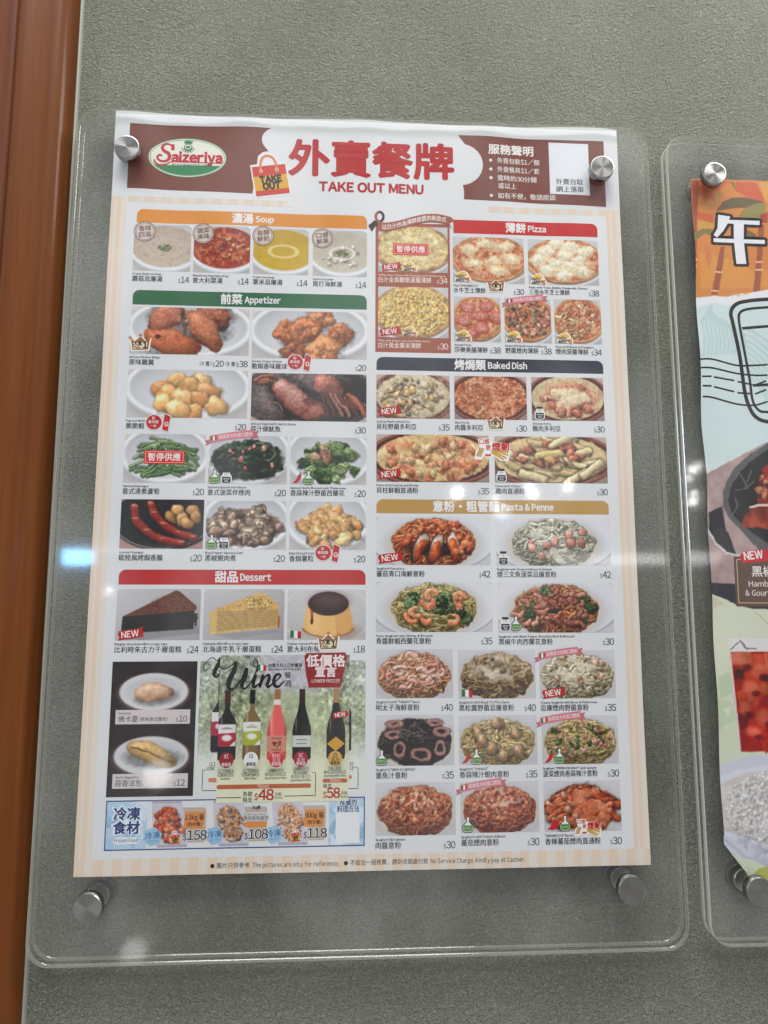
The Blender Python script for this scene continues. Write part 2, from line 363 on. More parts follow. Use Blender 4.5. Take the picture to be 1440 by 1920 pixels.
    def strand(s, pts, r, col, gloss=.15, edge=.6, sh=.25):
        edge = 1 - (1 - edge) * .6; gloss *= .8
        p = np.array(pts, float); col = np.asarray(col, float)
        sl = s.win(p[:, 0].min() - 2 * r, p[:, 1].min() - 2 * r, p[:, 0].max() + 2 * r, p[:, 1].max() + 3 * r)
        if sl is None: return
        X, Y = s.X[sl], s.Y[sl]
        best = np.full(X.shape, 9.); bx = np.zeros(X.shape); by = np.zeros(X.shape)
        for i in range(len(p) - 1):
            ax, ay = p[i]; ex, ey = p[i + 1] - p[i]; L = ex * ex + ey * ey + 1e-9
            t = np.clip(((X - ax) * ex + (Y - ay) * ey) / L, 0, 1)
            dx = X - ax - t * ex; dy = Y - ay - t * ey; d = dx * dx + dy * dy
            k = d < best; best = np.where(k, d, best); bx = np.where(k, dx, bx); by = np.where(k, dy, by)
        d = np.sqrt(best)
        if sh: s.im[sl] *= 1 - sh * np.clip((1.7 * r - d) / (r * .7), 0, 1)[..., None]
        q = np.clip(d / r, 0, 1); nz = np.sqrt(1 - q * q)
        df = np.clip(-.34 * bx / r - .6 * by / r + .72 * nz, 0, 1)
        shd = (.62 + .47 * df) * (1 - (1 - edge) * np.clip((q - .7) / .3, 0, 1))
        if edge >= 1: shd = np.ones_like(d)
        m = np.clip((r - d) * s.h + .5, 0, 1)
        s.put(sl, m, col * shd[..., None] + 150 * gloss * (df ** 12)[..., None])

    def pick(s, cols):
        c = np.array(cols[s.R.randint(len(cols))], float)
        return c * s.R.uniform(.86, 1.12)

    def inell(s, cx, cy, rx, ry, top=1.0):
        a = s.R.uniform(0, 2 * math.pi); r = math.sqrt(s.R.rand())
        return cx + rx * r * math.cos(a), cy + ry * r * math.sin(a)

    def noodles(s, n, cx, cy, rx, ry, cols, r=.018, L=(.15, .4), gloss=.15, dome=.5):
        R = s.R; L0 = [s.inell(cx, cy, rx, ry) for _ in range(n)]
        L0.sort(key=lambda q: -abs(q[1] - cy) * .3 + R.uniform(0, .25))
        for (x, y) in L0:
            rad = R.uniform(.10, .42); a0 = R.uniform(0, 6.28); ln = R.uniform(*L) / rad
            tx = -(x - cx) / rx * .6
            pts = []
            for t in np.linspace(0, ln, 8):
                px = x + rad * (math.cos(a0 + t) - math.cos(a0 + ln / 2)); py = y + rad * .55 * (math.sin(a0 + t) - math.sin(a0 + ln / 2))
                q = math.hypot((px - cx) / rx, (py - cy) / ry)
                if q > 1.0: px = cx + (px - cx) / q; py = cy + (py - cy) / q
                pts.append((px, py))
            lit = 1.08 - .38 * max(0, (y - cy) / ry) - .15 * abs(x - cx) / rx
            s.strand(pts, r * R.uniform(.8, 1.2), s.pick(cols) * lit, gloss)

    def bits(s, n, cx, cy, rx, ry, cols, size=(.02, .04), asp=.7, gloss=.2, sh=.35, lump=.2, tex=.15):
        pts = sorted([s.inell(cx, cy, rx, ry) for _ in range(n)], key=lambda q: q[1])
        for (x, y) in pts:
            a = s.R.uniform(*size)
            s.blob(x, y, a, a * s.R.uniform(asp, 1), s.R.uniform(0, 3.1), s.pick(cols), lump, gloss, sh, tex)

    def dots(s, n, cx, cy, rx, ry, cols, size=(.006, .012), alpha=.9):
        for _ in range(n):
            x, y = s.inell(cx, cy, rx, ry); a = s.R.uniform(*size); sl = s.win(x - a, y - a, x + a, y + a)
            if sl is None: continue
            d = np.hypot(s.X[sl] - x, s.Y[sl] - y)
            s.put(sl, np.clip((a - d) * s.h + .5, 0, 1) * alpha, s.pick(cols))

    def bowl(s, cx, cy, rx, ry, inner=(202, 203, 210), rim=(226, 227, 231), bg=((208, 204, 202), (188, 185, 186)), w=.06, shade=.10):
        t = s.Y[..., None]
        s.im[:] = np.array(bg[0], float) * (1 - t) + np.array(bg[1], float) * t
        s.ell(cx + .02, cy + .07, rx * 1.03, ry * 1.05, (150, 148, 150), soft=.2, alpha=.7)
        s.ell(cx, cy + .03, rx * 1.01, ry * 1.02, (196, 198, 204), soft=.02)
        s.ell(cx, cy, rx, ry, rim, soft=.02)
        m, r = s.emask(cx, cy, rx - w, ry - w * .8, .03)
        g = 1 + shade * (s.Y - cy) / ry - .08 * np.clip((r - .6) / .4, 0, 1)
        s.put((slice(None), slice(None)), m, np.array(inner, float) * g[..., None]); s.mark()

    def mark(s): s.base = s.im.copy()

    def melt(s, cx, cy, rx, ry, col, alpha=.9, soft=.22, rag=.5):
        """a soft, ragged patch: melted cheese, sauce"""
        m = max(rx, ry) * 1.6; sl = s.win(cx - m, cy - m, cx + m, cy + m)
        if sl is None: return
        r = np.sqrt(((s.X[sl] - cx) / rx) ** 2 + ((s.Y[sl] - cy) / ry) ** 2) + rag * (s.N1[sl] - .5) + rag * .6 * (s.N2[sl] - .5)
        k = np.clip((1 - r) / soft + .5, 0, 1); lit = 1 + .10 * (cy - s.Y[sl]) / ry
        s.put(sl, k * alpha, np.asarray(col, float) * lit[..., None] * (.93 + .14 * s.N2[sl])[..., None])

    @property
    def N1(s):
        if not hasattr(s, '_n1'): s._n1 = s.noise(9)
        return s._n1
    @property
    def N2(s):
        if not hasattr(s, '_n2'): s._n2 = s.noise(26)
        return s._n2

    def warped(s, im, amp, sc):
        sc *= .72; dx = (s.noise(sc, 2) - .5) * 1.9 * amp + (s.noise(sc * 2.4, 1) - .5) * .35 * amp; dy = (s.noise(sc, 2) - .5) * 1.9 * amp + (s.noise(sc * 2.4, 1) - .5) * .35 * amp
        fx = np.clip((s.X + dx) * s.h - .5, 0, s.w - 1.001); fy = np.clip((s.Y + dy) * s.h - .5, 0, s.h - 1.001)
        xi = fx.astype(int); yi = fy.astype(int); a = (fx - xi)[..., None]; b = (fy - yi)[..., None]
        x2 = np.minimum(xi + 1, s.w - 1); y2 = np.minimum(yi + 1, s.h - 1)
        return (im[yi, xi] * (1 - a) + im[yi, x2] * a) * (1 - b) + (im[y2, xi] * (1 - a) + im[y2, x2] * a) * b

    def organic(s, amp=.05, sc=9, tex=.16, glint=.5):
        """bend everything painted since mark() out of its ideal shapes and give it a photograph's grain"""
        d = np.clip((np.abs(s.im - s.base).sum(-1) - 10) / 14, 0, 1)
        st = np.concatenate([s.im, d[..., None]], -1); st = s.warped(st, amp, sc); im, m = st[..., :3], st[..., 3:]
        tex *= .7; a = s.noise(24, 2); b = s.noise(52, 2); rid = 1 - np.abs(2 * s.noise(17, 2) - 1)
        lum = 1 + tex * ((a - .5) * 1.7 + (b - .5) * 1.3 + (rid - .72) * .9)
        im = im * lum[..., None]
        g = np.clip((s.noise(30, 2) - .66) / .1, 0, 1) * np.clip(.8 - s.Y, .15, 1) * glint
        im = im + (235 - im) * (g * .42)[..., None]
        s.im = s.base * (1 - m) + im * m

    def pie(s, cx, cy, rx, ry, base, cheese, crust=(178, 128, 82), amt=.5, sc=14):
        t = s.Y[..., None]
        s.im[:] = np.array((196, 194, 198), float) * (1 - t) + np.array((172, 170, 175), float) * t
        s.ell(cx, cy + .05, rx * 1.06, ry * 1.06, (222, 223, 228), soft=.02)
        s.ell(cx, cy + .035, rx, ry, (110, 80, 60), soft=.06)
        n1 = s.noise(9); n2 = s.noise(sc); n3 = s.noise(sc * 2.2)
        m, r = s.emask(cx, cy, rx, ry, .015)
        full = (slice(None), slice(None))
        s.put(full, m, np.array(crust, float) * (.62 + .75 * n1)[..., None])
        m2 = np.clip((.93 - r + .06 * (n1 - .5)) / .05, 0, 1)
        s.put(full, m2, np.array(base, float) * (.6 + .8 * n3)[..., None])
        m3 = np.clip((n2 - (1 - amt)) / .10, 0, 1) * np.clip((.9 - r) / .08, 0, 1)
        s.put(full, m3 * .9, np.array(cheese, float) * (.78 + .42 * n3)[..., None])

def dish(A, h, seed, kind):
    c = Cv(A, h, seed); A = c.A; R = c.R; full = (slice(None), slice(None))
    if kind.startswith('soup_'):
        base, sec = dict(mush=((190, 172, 158), None), mine=((158, 70, 52), None), corn=((194, 160, 62), None), chow=((194, 184, 170), None))[kind[5:]]
        c.bowl(A * .56, .42, A * .66, .56, inner=(205, 206, 212), w=.05)
        m, r = c.emask(A * .55, .47, A * .58, .44, .02)
        n = c.noise(10); n2 = c.noise(24)
        c.put(full, m, np.array(base, float) * (.92 + .10 * (n - .5) + .1 * c.Y)[..., None])
        if kind == 'soup_mine':
            c.put(full, m * np.clip((n - .52) / .06, 0, 1) * .8, (196, 118, 86)); c.put(full, m * np.clip((.40 - n2) / .06, 0, 1) * .6, (120, 42, 34))
            c.bits(34, A * .54, .5, A * .45, .28, [(196, 120, 84), (205, 150, 105), (140, 52, 40), (214, 160, 120)], (.02, .045), sh=.2)
            c.bits(8, A * .5, .46, A * .12, .06, [(96, 104, 58), (80, 92, 50)], (.012, .022), sh=.1)
        if kind == 'soup_mush':
            c.ring(A * .55, .5, A * .3, .2, .012, (206, 192, 180), .35)
            c.put(full, m * np.clip((n2 - .60) / .05, 0, 1) * .35, (150, 132, 118))
        if kind == 'soup_chow':
            c.bits(26, A * .54, .55, A * .42, .24, [(214, 204, 190), (176, 160, 145), (222, 216, 206)], (.03, .055), sh=.12, gloss=.1)
            c.ring(A * .54, .5, A * .22, .13, .014, (226, 222, 214), .9)
        if kind == 'soup_corn':
            c.ring(A * .54, .5, A * .25, .13, .02, (218, 200, 140), .9)
        if kind in ('soup_mush', 'soup_chow'):
            c.dots(90, A * .54, .5, A * .12, .07, [(70, 86, 56), (98, 110, 72), (120, 122, 92)], (.008, .018))
    elif kind == 'wings':
        c.bowl(A * .5, .42, A * .52, .62, w=.09)
        for x, y, a, b, ro, cl in ((.30, .22, .38, .27, -.5, (182, 112, 88)), (.70, .16, .40, .25, .5, (168, 98, 76)), (.62, .48, .54, .26, .95, (184, 112, 82)), (.36, .76, .58, .27, .25, (188, 104, 72))):
            cl = np.array(cl)
            c.blob(x * A, y, a, b, ro, cl, .10, .35, .5, .05)
            for _ in range(7):
                u, v = R.uniform(-.7, .7), R.uniform(-.6, .6); px = x * A + a * u * math.cos(ro) - b * v * math.sin(ro); py = y + a * u * math.sin(ro) + b * v * math.cos(ro)
                c.melt(px, py, R.uniform(.05, .14), R.uniform(.03, .08), cl * R.uniform(.78, 1.16), .55, .6)
        c.melt(.24 * A, .60, .05, .05, (66, 44, 38), .9); c.melt(.43 * A, .16, .04, .07, (72, 54, 42), .9); c.melt(.45 * A, .42, .06, .12, (96, 54, 42), .7); c.organic(.055, 8, .22, .9)
    elif kind == 'crispy':
        c.bowl(A * .5, .40, A * .52, .62, w=.09)
        for x, y, a, b in ((.58, .18, .32, .20), (.32, .46, .28, .26), (.76, .48, .27, .25), (.46, .40, .33, .27), (.37, .88, .28, .24), (.62, .82, .38, .30)):
            cl = c.pick([(196, 122, 82), (206, 138, 94), (188, 112, 74)]); c.blob(x * A, y, a, b, R.uniform(-.5, .5), cl, .18, .2, .5, .08)
            for _ in range(9):
                q, t = R.uniform(.2, .8), R.uniform(0, 6.3); c.blob(x * A + a * q * math.cos(t), y + b * q * math.sin(t), R.uniform(.06, .12), R.uniform(.05, .09), R.uniform(0, 3), cl * R.uniform(.86, 1.14), .2, .12, .22, .1, .9)
        c.organic(.06, 10, .24, .6)
    elif kind == 'shrimp':
        c.bowl(A * .5, .36, A * .52, .66, w=.09)
        for x, y in ((.42, .24), (.60, .26), (.30, .42), (.52, .36), (.34, .54), (.68, .44), (.46, .58), (.60, .60), (.30, .72), (.74, .76), (.54, .90), (.42, .82)):
            cl = c.pick([(222, 176, 118), (226, 184, 132), (216, 158, 104)]); c.blob(x * A, y, R.uniform(.22, .30), R.uniform(.16, .21), R.uniform(-.6, .6), cl, .14, .4, .34, .04, .92)
            c.melt(x * A + R.uniform(-.1, .1), y + R.uniform(-.05, .05), .12, .08, cl * (.98, .88, .80), .6, .7)
        c.dots(40, A * .5, .5, A * .26, .4, [(186, 120, 72), (150, 90, 50)], (.008, .016), .6); c.organic(.06, 8, .14, .9)
    elif kind == 'squid':
        c.im[:] = np.array((178, 160, 152), float)
        c.ell(A * .5, .48, A * .60, .72, (44, 38, 40), .03); c.ring(A * .5, .46, A * .57, .68, .03, (86, 76, 78), .8)
        c.ell(A * .48, .46, A * .52, .60, (58, 48, 48), .2)
        c.mark()
        c.ell(A * .14, .5, .34, .36, (140, 128, 126), .5, alpha=.8); c.ell(A * .4, .10, .46, .16, (176, 162, 158), .5, alpha=.7)
        c.strand([(.04 * A, .16), (.12 * A, .19), (.20 * A, .2), (.27 * A, .28), (.30 * A, .4)], .07, (170, 108, 94)); c.strand([(.04 * A, .16), (.10 * A, .08), (.18 * A, .06)], .05, (160, 98, 86))
        c.strand([(.28 * A, .36), (.36 * A, .52), (.46 * A, .70), (.54 * A, .80)], .235, (168, 104, 92), .6, .6, .6)
        c.ell(.36 * A, .40, .26, .10, (216, 196, 190), .25, .7, .55); c.melt(.52 * A, .58, .16, .10, (84, 54, 54), .8, .7); c.melt(.47 * A, .76, .14, .08, (120, 66, 60), .6, .8)
        c.blob(.66 * A, .26, .32, .24, .6, (172, 106, 92), .2, .3, .5, .1); c.melt(.70 * A, .32, .2, .1, (110, 66, 60), .7, .6)
        for i in range(9):
            x = .60 + i * .042; c.strand([(x * A, .38 + .025 * i), ((x + .03) * A, .56 + .01 * i), ((x + .05 + .018 * i) * A, .74), ((x + .06 + .02 * i) * A, .92 - .02 * i)], R.uniform(.026, .04), c.pick([(160, 98, 86), (128, 76, 70), (184, 122, 108), (104, 64, 60)]))
        c.strand([(.84 * A, .44), (.93 * A, .62), (.99 * A, .84)], .05, (176, 106, 84))
        c.strand([(.2 * A, .8), (.15 * A, .7), (.18 * A, .6), (.24 * A, .62), (.27 * A, .78)], .012, (170, 130, 120)); c.strand([(.04 * A, .86), (.3 * A, .98), (.6 * A, 1.02)], .012, (116, 102, 104))
        c.organic(.04, 9, .30, .9)
    elif kind == 'asparagus':
        c.bowl(A * .5, .40, A * .54, .58, w=.08)
        pts = sorted([c.inell(A * .5, .5, A * .34, .36) for _ in range(52)], key=lambda q: q[1])
        for x, y in pts:
            a = R.uniform(-.5, .5) + (x / A - .5) * 2; L = R.uniform(.14, .26)
            c.strand([(x - L * math.cos(a), y - L * math.sin(a) * .8), (x, y), (x + L * math.cos(a), y + L * math.sin(a) * .8)], R.uniform(.028, .042), c.pick([(116, 142, 100), (96, 124, 84), (136, 158, 116), (84, 110, 76)]), .25)
        c.dots(40, A * .5, .35, A * .25, .2, [(196, 204, 184)], (.006, .014), .7); c.organic(.035, 8, .22, .6)
    elif kind == 'spinach':
        c.bowl(A * .5, .36, A * .54, .62, w=.08)
        c.ell(A * .5, .54, A * .45, .40, (42, 54, 42), .08)
        c.noodles(110, A * .5, .52, A * .44, .40, [(58, 76, 52), (44, 60, 44), (84, 104, 70), (36, 48, 38), (70, 92, 64)], .028, (.12, .34), .25)
        c.dots(40, A * .5, .4, A * .35, .26, [(118, 136, 98)], (.008, .016), .6)
        c.bits(11, A * .52, .48, A * .34, .28, [(204, 128, 122), (190, 104, 100), (214, 150, 140)], (.04, .065)); c.organic(.06, 9, .34, .8)
    elif kind == 'broccoli':
        c.bowl(A * .5, .38, A * .56, .62, w=.08)
        for x, y in sorted([c.inell(A * .52, .54, A * .38, .38) for _ in range(52)], key=lambda q: q[1]):
            a = R.uniform(.09, .14); cl = c.pick([(104, 134, 78), (80, 108, 62), (56, 74, 50), (136, 160, 104), (150, 170, 116)])
            c.strand([(x, y), (x + R.uniform(-.06, .06), y + .12)], .04, (136, 160, 92))
            c.blob(x, y, a, a * .8, 0, cl, .2, .05, .4, .3); c.bits(16, x, y - .01, a * .8, a * .6, [cl * 1.15, cl * .8, cl], (.018, .032), sh=.2, gloss=.05)
        c.bits(7, A * .5, .3, A * .24, .18, [(160, 124, 100), (174, 138, 112), (136, 98, 80)], (.07, .11)); c.organic(.06, 10, .30, .7)
    elif kind == 'sausage':
        c.im[:] = np.array((168, 132, 128), float)
        c.ell(A * .52, .42, A * .62, .62, (40, 40, 42), .03); c.ring(A * .5, .42, A * .58, .57, .008, (176, 172, 170), .8, lo=.4); c.ell(A * .5, .36, A * .5, .44, (54, 53, 55), .3); c.mark()
        for x, y in ((.68, .22), (.60, .36), (.86, .22), (.90, .36), (.74, .40), (.80, .48)):
            c.blob(x * A, y, .14, .11, R.uniform(0, 3), c.pick([(206, 158, 108), (216, 172, 124), (198, 146, 98)]), .14, .2, .4, .06)
        for pts in ([(.36, .12), (.40, .30), (.52, .52), (.70, .68), (.88, .78)], [(.16, .18), (.18, .42), (.32, .66), (.52, .82), (.74, .89)]):
            c.strand([(x * A, y) for x, y in pts], .085, (148, 62, 52), .5, .6, .5)
            for x, y in pts: c.melt(x * A - .01, y - .035, .07, .02, (204, 140, 128), .7, .8)
        c.base = np.where((np.abs(c.im - c.im).sum(-1) > 1)[..., None], 0, c.base); c.organic(.02, 8, .16, .6)
    elif kind == 'clam':
        c.bowl(A * .5, .40, A * .55, .60, w=.08)
        c.ell(A * .5, .55, A * .42, .38, (112, 84, 66), .08)
        for x, y in sorted([c.inell(A * .5, .54, A * .42, .40) for _ in range(58)], key=lambda q: q[1]):
            a = R.uniform(.10, .18); ro = R.uniform(0, 3); cl = c.pick([(186, 162, 140), (166, 142, 122), (200, 178, 156), (146, 122, 108), (168, 140, 132)])
            c.blob(x, y, a, a * .6, ro, cl * .72, .06, .2, .5, .06); c.blob(x + .012, y + .008, a * .86, a * .46, ro, cl * 1.08, .08, .35, 0, .06, .7)
            c.blob(x + .012, y + .016, a * .5, a * .24, ro + .2, cl * (.92, .80, .68), .2, .3, .1, .1)
        c.organic(.05, 10, .34, .8)
    elif kind == 'potato':
        c.bowl(A * .5, .36, A * .55, .64, w=.08)
        for x, y in sorted([c.inell(A * .54, .56, A * .38, .37) for _ in range(62)], key=lambda q: q[1]):
            c.blob(x, y, R.uniform(.11, .17), R.uniform(.08, .12), R.uniform(0, 3), c.pick([(214, 174, 116), (222, 188, 134), (206, 158, 100), (198, 142, 94)]), .16, .25, .42, .06)
        c.dots(40, A * .54, .55, A * .34, .32, [(176, 112, 72), (226, 190, 130)], (.012, .035), .4); c.organic(.065, 11, .18, .7)
    elif kind in ('choco', 'crepe'):
        t = c.X[..., None] / A
        c.im[:] = np.array((196, 193, 198), float) * (1 - t * .12) * (1 - .1 * c.Y[..., None])
        c.ring(A * .5, .3, A * .62, .5, .03, (212, 210, 214), .7, hi=.5)
        n = .8 + .4 * c.noise(26)
        if kind == 'choco':
            c.poly([(.10 * A, .84), (.96 * A, .72), (1.0 * A, .86), (.3 * A, 1.0), (.05 * A, .98)], (120, 116, 122), .5)
            top, side, back = (104, 66, 56), (46, 32, 32), (62, 42, 38)
            P = ((.08, .54), (.70, .03), (.95, .42), (.92, .78), (.07, .87))
            c.poly([(P[0][0] * A, P[0][1]), (P[2][0] * A - .04, P[2][1]), (P[3][0] * A, P[3][1]), (P[4][0] * A, P[4][1])], side, 1, n)
            c.poly([(P[0][0] * A, P[0][1]), (P[1][0] * A, P[1][1]), (P[1][0] * A + .08, P[1][1] + .03), (P[2][0] * A, P[2][1] - .08), (P[2][0] * A, P[2][1])], top, 1, n)
            c.dots(90, A * .62, .28, A * .22, .16, [(72, 44, 38), (136, 92, 78)], (.006, .014), .8)
            c.bits(12, A * .945, .62, .02, .16, [(52, 34, 32)], (.02, .035), sh=0)
        else:
            c.poly([(.1 * A, .88), (.9 * A, .8), (.98 * A, .84), (.4 * A, .98)], (140, 136, 140), .5)
            P = ((.08, .44), (.70, .06), (.93, .40), (.93, .76), (.09, .89))
            c.poly([(P[0][0] * A, P[0][1]), (P[2][0] * A, P[2][1]), (P[3][0] * A, P[3][1]), (P[4][0] * A, P[4][1])], (206, 172, 112), 1, n)
            for i in range(11):
                q = (i + .6) / 12
                c.strand([(.085 * A, P[0][1] + q * .43), (.92 * A, P[2][1] + q * .35)], .009, (172, 134, 84), 0, .9, 0)
                c.strand([(.085 * A, P[0][1] + q * .43 + .02), (.92 * A, P[2][1] + q * .35 + .02)], .006, (226, 198, 144), 0, .9, 0)
            c.poly([(.08 * A, .44), (.17 * A, .43), (.17 * A, .87), (.09 * A, .89)], (226, 196, 126), .6)
            c.poly([(P[0][0] * A, P[0][1]), (P[1][0] * A, P[1][1]), (P[1][0] * A + .1, P[1][1] + .05), (P[2][0] * A, P[2][1] - .10), (P[2][0] * A, P[2][1])], (204, 164, 100), 1, n)
            c.bits(40, A * .62, .27, A * .22, .12, [(220, 184, 122), (188, 142, 82), (232, 202, 146)], (.02, .04), sh=.15)
            c.poly([(.925 * A, .55), (.945 * A, .52), (.94 * A, .74), (.92 * A, .77)], (176, 66, 52))
    elif kind == 'pudding':
        c.im[:] = np.array((198, 195, 198), float) * (1 - .1 * c.Y[..., None])
        c.ring(A * .5, .5, A * .55, .62, .02, (208, 206, 210), .6)
        c.ell(A * .60, .84, .46, .14, (140, 120, 108), .15, alpha=.8)
        pl = [(.26 * A, .24), (.20 * A, .74)] + [(A * (.52 + .32 * math.cos(t)), .74 + .2 * math.sin(t)) for t in np.linspace(math.pi, 0, 14)] + [(.78 * A, .24)]
        c.poly(pl, (222, 176, 112))
        c.poly([(.60 * A, .3), (.78 * A, .24), (.84 * A, .74), (.75 * A, .88), (.62 * A, .93)], (196, 142, 84), .5)
        c.ell(A * .34, .6, .1, .24, (236, 200, 142), .2, alpha=.6)
        c.ring(A * .52, .74, A * .32, .2, .012, (150, 96, 56), .8, lo=.76)
        c.ell(A * .52, .28, A * .26, .24, (58, 40, 38), .015); c.ell(A * .54, .22, A * .2, .15, (98, 82, 80), .2, alpha=.7)
        c.strand([(.31 * A, .42), (.315 * A, .6)], .02, (176, 66, 36), .3); c.blob(.312 * A, .63, .028, .06, 0, (60, 34, 30), 0, .5, 0, 0)
    elif kind == 'bread':
        c.im[:] = np.array((56, 44, 44), float) * (.94 + .1 * c.noise(4))[..., None]
        c.ell(A * .5, .243, A * .41, .145, (104, 98, 100), .04); c.ell(A * .5, .23, A * .40, .14, (206, 204, 208), .01); c.ell(A * .5, .226, A * .32, .105, (190, 189, 196), .03)
        c.ell(A * .5, .715, A * .44, .148, (104, 98, 100), .04); c.ell(A * .5, .703, A * .43, .143, (204, 202, 206), .01); c.ell(A * .5, .70, A * .35, .11, (190, 189, 196), .03)
        c.mark(); c.blob(A * .5, .235, .155, .075, .0, (216, 172, 142), .05, .15, .4, .05, .9)
        for i in range(4): c.strand([(A * (.40 + .03 * i), .235 + .012 * i), (A * (.50 + .02 * i), .205 + .01 * i), (A * (.60 + .01 * i), .205 + .012 * i)], .004, (226, 190, 158), 0, .9, .1)
        c.blob(A * .50, .688, .205, .072, .36, (200, 164, 108), .05, .15, .45, .08)
        c.strand([(A * .27, .642), (A * .45, .672), (A * .75, .748)], .006, (128, 88, 52), 0, .8, .1)
        c.dots(60, A * .5, .688, A * .24, .045, [(160, 116, 66), (216, 180, 120), (120, 110, 60)], (.003, .006), .6); c.organic(.012, 16, .18, .5)
    elif kind.startswith('pizza_'):
        k = kind[6:]
        if k in ('pine', 'corn'):
            c.pie(A * .5, .48, A * .56, .52, (204, 178, 124) if k == 'pine' else (214, 178, 108), (222, 206, 160) if k == 'pine' else (226, 200, 136), (176, 140, 98), .55, 9); c.mark()
            if k == 'pine':
                for _ in range(60):
                    x, y = c.inell(A * .5, .46, A * .48, .42); c.melt(x, y, R.uniform(.06, .16), R.uniform(.03, .08), c.pick([(216, 198, 150), (206, 184, 132), (224, 212, 176), (190, 170, 116), (200, 168, 124)]), .6, .6)
                for _ in range(12):
                    x, y = c.inell(A * .5, .5, A * .52, .46); c.melt(x, y, .03, .02, (160, 112, 84), .7)
                c.organic(.05, 9, .20, .9)
            else:
                c.bits(520, A * .5, .48, A * .52, .46, [(224, 184, 104), (216, 168, 92), (232, 202, 136), (226, 196, 140)], (.022, .036), sh=.22, gloss=.25)
                c.organic(.03, 14, .20, .8)
        else:
            amt = dict(marg=.58, triple=.52, salami=.58, mush=.42, bacon=.56)[k]
            c.pie(A * .52, .46, A * .55, .50, (182, 108, 80), (214, 172, 134), (190, 142, 104), amt); c.mark()
            if k == 'marg':
                for x, y in ((.24, .28), (.46, .14), (.72, .22), (.82, .46), (.56, .50), (.30, .58), (.62, .72)):
                    c.melt(x * A, y, .18, .11, (222, 202, 164), .9, .5, .7); c.melt(x * A, y - .01, .10, .06, (230, 216, 186), .8, .6)
            if k == 'triple':
                for x, y in ((.42, .10), (.62, .18), (.80, .26), (.24, .28), (.52, .36), (.16, .46), (.74, .48), (.40, .54), (.60, .60), (.28, .68), (.78, .70), (.50, .78)):
                    c.melt(x * A, y, .19, .13, (222, 206, 178), .95, .35, .5); c.melt(x * A - .01, y - .02, .11, .07, (232, 222, 202), .85, .6)
            if k == 'salami':
                for x, y in ((.30, .24), (.70, .2), (.56, .42), (.22, .52), (.90, .44), (.58, .68), (.34, .82)):
                    c.melt(x * A, y + .015, .18, .135, (128, 60, 52), .7, .25, .2); c.melt(x * A, y, .17, .125, (182, 98, 88), .98, .16, .16); c.melt(x * A, y - .005, .12, .08, (206, 148, 134), .75, .6, .8); c.dots(16, x * A, y, .13, .09, [(222, 180, 168), (160, 80, 72)], (.008, .014), .7)
            if k == 'mush':
                c.bits(120, A * .52, .46, A * .46, .40, [(142, 116, 96), (124, 104, 86), (196, 128, 120), (206, 160, 138), (154, 128, 104)], (.035, .07), .4, sh=.25)
            if k == 'bacon':
                for _ in range(60):
                    x, y = c.inell(A * .52, .46, A * .44, .38); a = R.uniform(0, 3); c.strand([(x, y), (x + .09 * math.cos(a), y + .06 * math.sin(a))], .028, c.pick([(226, 190, 134), (216, 166, 126), (196, 120, 102), (230, 208, 168)]), .3)
            c.organic(.05, 10, .22, .9)
    elif kind.startswith('doria_'):
        k = kind[6:]
        c.im[:] = np.array((186, 166, 158), float) * (1 - .25 * c.Y[..., None])
        c.ell(A * .5, .5, A * .58, .62, (92, 52, 44), .02); c.ring(A * .5, .48, A * .56, .58, .022, (150, 96, 82), .8); c.ring(A * .5, .48, A * .53, .54, .010, (60, 34, 30), .8)
        m, r = c.emask(A * .5, .48, A * .50, .50, .02); n = c.noise(9); n2 = c.noise(20)
        b = dict(scallop=(190, 172, 142), meat=(170, 90, 62), chicken=(204, 186, 148), penshr=(212, 180, 130), penchk=(212, 188, 142))[k]
        c.put(full, m, np.array(b, float) * (.78 + .4 * n2)[..., None])
        c.mark(); mm = m
        if k == 'scallop':
            c.melt(A * .5, .5, A * .5, .5, (212, 198, 172), .6, .5)
            c.bits(90, A * .5, .48, A * .42, .40, [(150, 130, 108), (128, 110, 92), (174, 154, 128), (204, 190, 162)], (.035, .075), .5)
            c.bits(13, A * .5, .52, A * .42, .38, [(224, 186, 138), (216, 174, 124)], (.06, .085)); c.organic(.05, 9, .26, .8)
        if k == 'meat':
            nn = c.noise(11); n3 = c.noise(30)
            c.put(full, mm * np.clip((nn - .42) / .2, 0, 1) * .8, (214, 164, 126)); c.put(full, mm * np.clip((n3 - .55) / .08, 0, 1) * .6, (222, 186, 150)); c.put(full, mm * np.clip((.42 - n3) / .08, 0, 1) * .6, (164, 72, 56))
            c.noodles(60, A * .5, .48, A * .45, .44, [(206, 142, 104), (180, 92, 70)], .012, (.05, .16)); c.organic(.05, 10, .30, .9)
        if k == 'chicken':
            c.melt(A * .52, .5, A * .40, .38, (190, 128, 104), .9, .4)
            c.bits(44, A * .52, .54, A * .36, .34, [(190, 118, 96), (204, 140, 114), (172, 96, 80), (212, 164, 132)], (.08, .13), .5, gloss=.3)
            for x, y in ((.42, .40), (.56, .36), (.50, .56), (.66, .48)): c.melt(x * A, y, .22, .12, (222, 206, 172), .85, .5, .7)
            c.organic(.06, 9, .24, .9)
        if k == 'penshr':
            for _ in range(120):
                x, y = c.inell(A * .5, .5, A * .46, .46); c.melt(x, y, R.uniform(.06, .14), R.uniform(.04, .09), c.pick([(222, 188, 142), (218, 168, 124), (210, 134, 98), (228, 206, 166), (198, 110, 80)]), .75, .5)
            c.bits(34, A * .5, .5, A * .42, .40, [(224, 188, 140), (218, 160, 116), (206, 126, 92)], (.07, .12), .5, gloss=.4)
            c.dots(50, A * .5, .45, A * .4, .36, [(130, 110, 70), (190, 90, 60)], (.008, .014), .6); c.organic(.055, 10, .24, .9)
